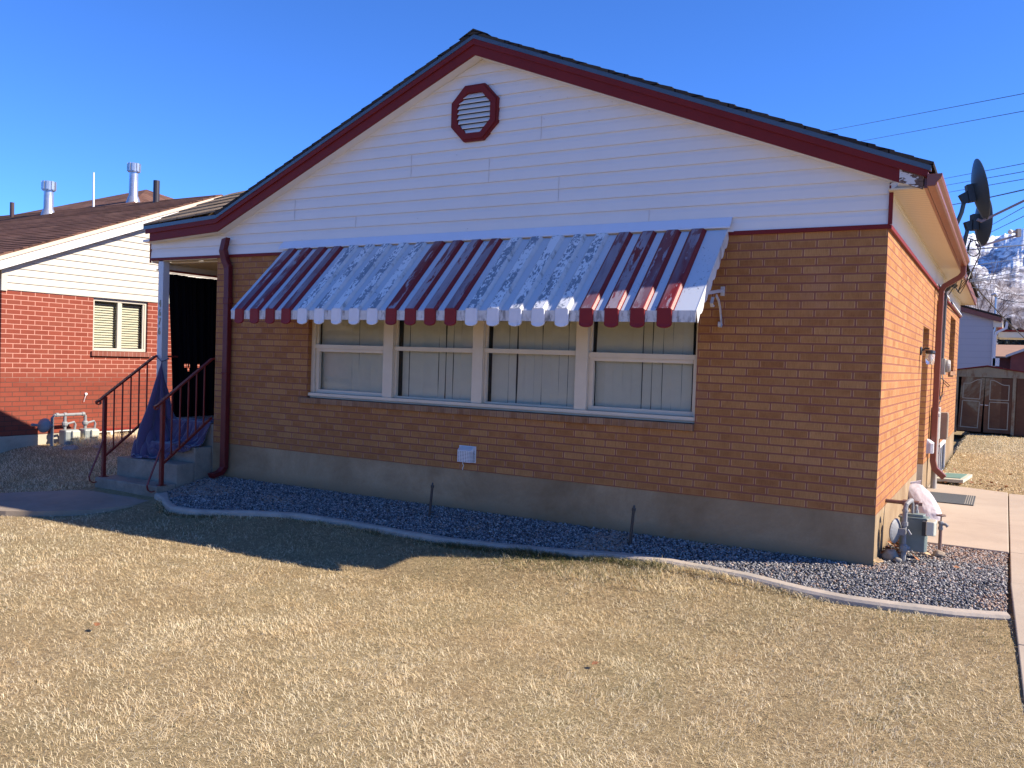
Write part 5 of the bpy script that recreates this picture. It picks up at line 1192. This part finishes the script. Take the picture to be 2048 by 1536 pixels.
for s_, x0, x1 in ((-1,-.60,-.085),(1,-.03,.555)):
    mb = MB(); mb.box(x0,x1,-.012,.012,.03,1.385)
    d = mb.build('door', PRU, sh_); d['label'] = 'left shed door with pale peeling paint' if s_ < 0 else 'right shed door, rust brown'
    if s_ < 0: d.rotation_euler.y = R(2.0)
    mb = MB(); a, b = (x0+.05, x1-.07) if s_ < 0 else (x0+.10, x1-.06)
    for z0, z1 in ((.12,.80),(.84,1.22)):
        mb.box(a,b,-.018,-.012,z0,z0+.02); mb.box(a,a+.02,-.018,-.012,z0+.02,z1); mb.box(b-.02,b,-.018,-.012,z0+.02,z1)
    mb.box(a,b,-.018,-.012,.78,.80)
    hi = (a, b) if s_ > 0 else (b, a); pts = [(hi[0]+(hi[1]-hi[0])*t/8, -.015, 1.22+.11*(1-smooth(.15,.75,t/8))) for t in range(9)]
    mb.rtube(pts, .003, .010, (0,1,0)); mb.box(hi[0]-.0 if s_ > 0 else hi[0]-.02, hi[0]+.02 if s_ > 0 else hi[0], -.018,-.012,1.22,1.33)
    mb.build('panel_trim', PT, d)
    mb = MB(); mb.box(x1-.06 if s_ < 0 else x0+.01, x1+.0 if s_ < 0 else x0+.09, -.03,-.012,.70,.72); mb.build('handle', GALV, d)
mb = MB(); mb.box(-.62,.60,.06,.08,0.02,1.39); mb.build('dark_inside', BCL, sh_)

# ================================================================== GREY HOUSE BEHIND + CARPORT
gh = thing('grey_house', 'two-tone grey sided house with brown fascia behind the shed', 'house', (-4,24,0))
A = lambda *p: Vector(p)-Vector((-4,24,0))
GSID = paint('grey_siding', (.42,.42,.45), .6, .03, 2)
def gsid():
    n = N('grey_siding_lines'); sep = n.node('ShaderNodeSeparateXYZ'); n.link(n.coord('Object'), sep.inputs[0]); fr = n.math('FRACT', n.math('MULTIPLY', sep.outputs[2], 1/.2)); k = n.math('LESS_THAN', fr, .06)
    n.base(n.mix(k, (.40,.40,.43), (.33,.33,.36))); n.set(.6); n.bump(fr, .3, .01); return n.mat
GS = gsid()
mb = MB(); mb.prism([(-4.4,0),(4.40,0),(4.40,3.22),(0,4.56),(-4.4,3.22)], 0, 10, 'y'); mb.build('wall', GS, gh)
mb = MB(); mb.prism([(-4.9,3.03),(0,4.53),(4.62,3.12),(4.62,3.27),(0,4.68),(-4.9,3.18)], -.15, -.02, 'y'); mb.build('fascia', GUT, gh)
mb = MB(); mb.prism([(-4.9,3.20),(0,4.69),(4.64,3.28),(4.64,3.33),(0,4.74),(-4.9,3.25)], -.2, 10.2, 'y'); mb.build('roof', DARKSH, gh)
mb = MB(); mb.box(4.40,4.66,-.05,10,2.98,3.18); mb.build('eave_box', CREAM, gh)
mb = MB(); mb.rtube([(4.78,-.02,3.15),(4.76,-.02,2.95),(4.52,-.02,2.82),(4.47,-.02,2.7),(4.47,-.02,1.2)], .04, .035, (0,1,0)); mb.rtube([(4.42,-.01,2.9),(4.42,-.01,0)], .03, .02, (0,1,0)); mb.build('downspout', PLAST, gh)
mb = MB(); mb.tube([(4.44,.05,1.3),(4.44,.05,3.95)], .035, 8); mb.tube([(4.44,.05,3.95),(4.40,.0,4.02),(4.32,-.02,3.98)], .05, 6); mb.build('service_mast', GALV, gh)
mb = MB(); mb.box(4.42,4.62,-.06,.06,1.75,2.0); mb.box(4.50,4.72,-.06,.06,1.45,1.65); mb.build('meter_box', PLAST, gh)
cp = thing('carport', 'flat carport roof with cream fascia and a red edge beside the grey house', 'carport', (2.9,24.2,0))
mb = MB(); mb.box(-2.35,2.6,0,.1,2.66,2.84); mb.box(-2.35,2.6,.1,5.5,2.80,2.83); mb.build('fascia', CREAM, cp)
mb = MB(); mb.box(-2.4,2.65,-.03,5.6,2.842,2.90); mb.build('roof', RED, cp)
for x in (-2.2,2.5):
    for y in (.2,5.3): mb = MB(); mb.box(x-.04+(4.6 if x < 0 else 0)*0,x+.04,y-.04,y+.04,0,2.66) if x > 0 else mb.box(2.0,2.08,y-.04,y+.04,0,2.66); mb.build('post', PLAST, cp)

# ================================================================== FAR HOUSES, CAR, TREES
FB = paint('far_red_brick', (.16,.045,.04), .9, .15, 3)
def far_house(name, label, x0, x1, y0, y1, ze, zr, axis, wm, rm):
    t = thing(name, label, 'house', ((x0+x1)/2, y0, 0), 'houses far down the block'); ox, oy = (x0+x1)/2, y0
    mb = MB(); hx, dy__ = (x1-x0)/2, y1-y0
    if axis == 'x':
        mb.box(-hx,hx,0,dy__,0,ze); mb.build('wall', wm, t); mb = MB(); mb.prism([(-.4,ze-.05),(dy__/2,zr),(dy__+.4,ze-.05),(dy__+.4,ze-.15),(-.4,ze-.15)], -hx-.3, hx+.3, 'x'); mb.build('roof', rm, t)
    else:
        mb.prism([(-hx,0),(hx,0),(hx,ze),(0,zr-.1),(-hx,ze)], 0, dy__, 'y'); mb.build('wall', wm, t); sl_ = (zr-ze)/hx; mb = MB(); mb.prism([(-hx-.3,ze-.3*sl_),(0,zr),(hx+.3,ze-.3*sl_),(hx+.3,ze-.3*sl_+.16),(0,zr+.16),(-hx-.3,ze-.3*sl_+.16)], -.3, dy__+.3, 'y'); mb.build('roof', rm, t)
    for k in (-.45,.35): mb = MB(); mb.box(hx*k-.5,hx*k+.5,-.04,-.01,1.0,2.0); w_ = mb.build('window', PLAST, t); mb = MB(); mb.box(hx*k-.42,hx*k+.42,-.05,-.041,1.08,1.92); mb.build('pane', GLASS, w_)
far_house('far_house', 'low brick house with a tan roof far behind the shed', -4, 2.2, 62, 70, 2.85, 3.75, 'x', FB, paint('far_tan_roof', (.30,.17,.11), .9, .1, 2))
far_house('far_house', 'dark red gabled brick house with a pale roof edge far behind the shed', 1.05, 8.5, 56, 66, 2.75, 4.4, 'y', FB, paint('far_pale_roof', (.40,.40,.42), .8, .1, 2))
car = thing('parked_car', 'dark blue car parked far away, only its roof showing over the shed', 'car', (2.35,46,0))
CB = paint('car_dark_blue', (.02,.03,.07), .25, .05, 3)
mb = MB(); sec = [(-2.1,.35),(-2.15,.7),(-1.95,.88),(-1.2,.95),(-.7,1.40),(.6,1.45),(1.25,1.0),(2.0,.88),(2.15,.65),(2.1,.35)]; mb.prism([(a*.5, b) for a, b in sec], -.8, .8, 'y') if False else mb.prism(sec, -.85, .85, 'y'); mb.build('body', CB, car, bevel=.06)
mb = MB()
for s_ in (-1,1): mb.prism([(-1.05,.98),(-.66,1.34),(.56,1.38),(1.05,1.02)], s_*.853, s_*.862, 'y')
mb.build('side_window', GLASS, car)
for x in (-1.35,1.35):
    for s_ in (-1,1): mb = MB(); mb.lathe([(.0,-.1),(.31,-.1),(.33,-.06),(.33,.06),(.31,.1),(0,.1)], (x,s_*.80,.33), (0,1,0), 20); mb.build('wheel', BLACKM, car)
# bare trees
BARK = paint('bare_bark', (.22,.15,.12), .9, .2, 4); TWIG = paint('bare_twigs', (.13,.085,.07), .9, .15, 4)
def bare_tree(loc, h, seed, label, spread=.55, depth=6, r0=.16, group='bare winter trees'):
    rr = random.Random(seed); t = thing('bare_tree', label, 'tree', loc, group); tk = MB(); cr_ = MB()
    def grow(p, d, L_, r_, k):
        q = p+d*L_*.5+Vector((rr.uniform(-1,1),rr.uniform(-1,1),0))*L_*.05; e = q+(d+Vector((rr.uniform(-.2,.2),rr.uniform(-.2,.2),.05))).normalized()*L_*.5
        (tk if k >= depth-1 else cr_).tube([p,q,e], [r_,r_*.85,r_*.68], 6 if k > 3 else 4, False)
        if k == 0: return
        for _ in range(3 if k > 1 else 4):
            a = Vector((rr.uniform(-1,1),rr.uniform(-1,1),rr.uniform(-.25,.7))); nd = (d+a*spread*1.25).normalized(); grow(p.lerp(e, rr.uniform(.55,1)), nd, L_*rr.uniform(.58,.80), r_*.58, k-1)
    grow(Vector((0,0,0)), Vector((0,0,1)), h*.30, r0, depth)
    tk.build('trunk', BARK, t, normals=False); cr_.build('crown', TWIG, t, normals=False)
bare_tree((-.3,42,0), 9.6, 3, 'bare leafless tree behind the grey house, its twigs against the snowy mountain', .6, 6, .06)
bare_tree((2.4,48,0), 7.5, 14, 'second bare tree, at the right edge against the lower mountain slope', .6, 6, .05)
bare_tree((-39.5,16,0), 7.9, 5, 'bare tree at the far left edge beyond the brown roof', .5, 6, .13)
bare_tree((-37.2,16.5,0), 9.3, 6, 'tallest bare tree above the brown roof left of the metal flue', .45, 6, .15)
bare_tree((-34.6,17,0), 8.9, 9, 'bare tree showing just right of the left metal flue', .5, 6, .13)
def evergreen(loc, h, w_, seed, label, c):
    rr = np.random.default_rng(seed); t = thing('evergreen_tree', label, 'tree', loc, 'dark evergreens in the distance')
    mb = MB(); mb.tube([(0,0,0),(0,0,h*.9)], [.22,.05], 8); mb.build('trunk', BARK, t)
    nL = 9000; u = rr.random(nL); z = .12*h+u*.86*h; blob = 1+.35*np.sin(z*2.1+rr.random()*6)+.2*np.sin(z*5); rad = w_*np.clip(1.05-u**1.4, .05, 1)*blob*np.sqrt(rr.random(nL)); a = rr.uniform(0,6.28,nL); rad *= 1+.25*np.sin(a*5+z*1.7)
    c_ = np.stack([rad*np.cos(a), rad*np.sin(a), z-.15*rad],1); Rm = randrot(nL, 1.2); q = np.array([(-.16,-.07,0),(.16,-.07,0),(.2,.07,.03),(-.1,.09,0)])*rr.uniform(.6,1.7,(nL,1,1)); V = np.einsum('nij,nkj->nki',Rm,q)+c_[:,None,:]
    F = np.arange(nL*4); o = fast_mesh('crown', V.reshape(-1,3), F, np.full(nL,4), c, None); o.parent = t
EG = paint('evergreen_dark', (.018,.028,.022), .9, .4, 1); EG2 = paint('evergreen_grey', (.05,.06,.055), .9, .3, 1)
evergreen((.75,92,0), 7.2, 1.1, 4, 'rounded grey-green tree far off left of the big evergreen', EG2)
evergreen((1.9,100,0), 6.6, 1.2, 7, 'low grey-brown far tree between the two darker evergreens', EG2)
evergreen((3.9,95,0), 9.2, 2.3, 5, 'largest dark evergreen at the right edge under the carport roof', EG)

# across the street, seen only in the window glass
far_house('far_house', 'long brick house across the street, mirrored in the front window', -24, -6, -42, -33, 2.9, 4.6, 'x', FB, paint('opposite_roof', (.10,.09,.085), .9, .1, 2))
far_house('far_house', 'second brick house across the street, mirrored in the front window', -46, -29, -42, -33, 2.9, 4.6, 'x', FB, paint('opposite_roof_brown', (.12,.08,.06), .9, .1, 2))
evergreen((-8,-31,-.3), 8.5, 2.4, 15, 'broad evergreen across the street, mirrored in the right of the front window', EG)
evergreen((-20,-44,-.3), 9.5, 3.0, 16, 'tall evergreen behind the house across the street, mirrored in the front window', EG2)
evergreen((-27.5,-32,-.3), 8.5, 2.4, 17, 'evergreen between the two houses across the street, mirrored in the front window', EG)

# ================================================================== WIRES
def wire(a, b, r_, label, s=.0, ext=(-.55,1.5)):
    a, b = Vector(a), Vector(b); p0 = a+(b-a)*ext[0]; p1 = a+(b-a)*ext[1]
    mb = MB(); mb.tube(sag(p0, p1, s, 20), r_, 5, False); o = mb.build('overhead_wire', CABLE); tag(o, label, 'wire', 'overhead wires')
wire((.89,15,7.667),(-5.953,30,11.25), .008, 'topmost overhead wire crossing the clear sky at upper right')
wire((.906,15,7.284),(-4.401,30,10.731), .008, 'second overhead wire from the top at upper right')
wire((.956,15,6.133),(-1.543,30,8.976), .009, 'upper of the three thin wires passing behind the satellite dish')
wire((.964,15,5.957),(-1.531,30,8.707), .009, 'middle of the three thin wires passing behind the satellite dish')
wire((.971,15,5.793),(-1.433,30,8.432), .009, 'lower of the three thin wires passing behind the satellite dish')
wire((.979,15,5.606),(-1.328,30,7.985), .016, 'thick black overhead wire just below the three thin ones', .06)
wire((.997,15,5.178),(-.268,30,6.883), .009, 'overhead wire between the two dish feed arms')
wire((1.006,15,4.981),(-.258,30,6.656), .009, 'overhead wire just below the lower dish feed arm')
def cable(pts, r_, label, s=0):
    mb = MB(); mb.tube(sag(pts[0], pts[1], s, 16), r_, 6, False); o = mb.build('service_cable', CABLE); tag(o, label, 'cable', 'service cables to the roof edge')
def beyond(a, b, k=2.2): a, b = Vector(a), Vector(b); return (tuple(a), tuple(a+(b-a)*k))
cable(beyond((.264,6,3.118),(1.002,12,3.949)), .012, 'heavy black cable reaching the roof edge in front of the snowy peak')
cable(beyond((.311,6,2.90),(1.01,12,3.70)), .006, 'thin cable just below the heavy black one')
cable(beyond((.33,6,2.716),(1.02,12,3.551)), .006, 'upper cable of the bundle fanning out from the mast head')
cable(beyond((.33,6,2.70),(1.024,12,3.456)), .006, 'middle cable of the bundle fanning out from the mast head')
cable(beyond((.33,6,2.69),(1.028,12,3.361)), .008, 'lowest rising cable of the bundle fanning out from the mast head')
cable(beyond((.36,6,2.62),(1.044,12,2.981)), .005, 'nearly level thin cable below the bundle')
cable(beyond((.33,6,2.72),(1.09,12,2.30)), .009, 'cable falling to the right from the mast head', .12)
cable(((-3.58+4.02,24,3.9),(2.6,22,3.95)), .012, 'cable sagging to the mast on the grey house', .25)
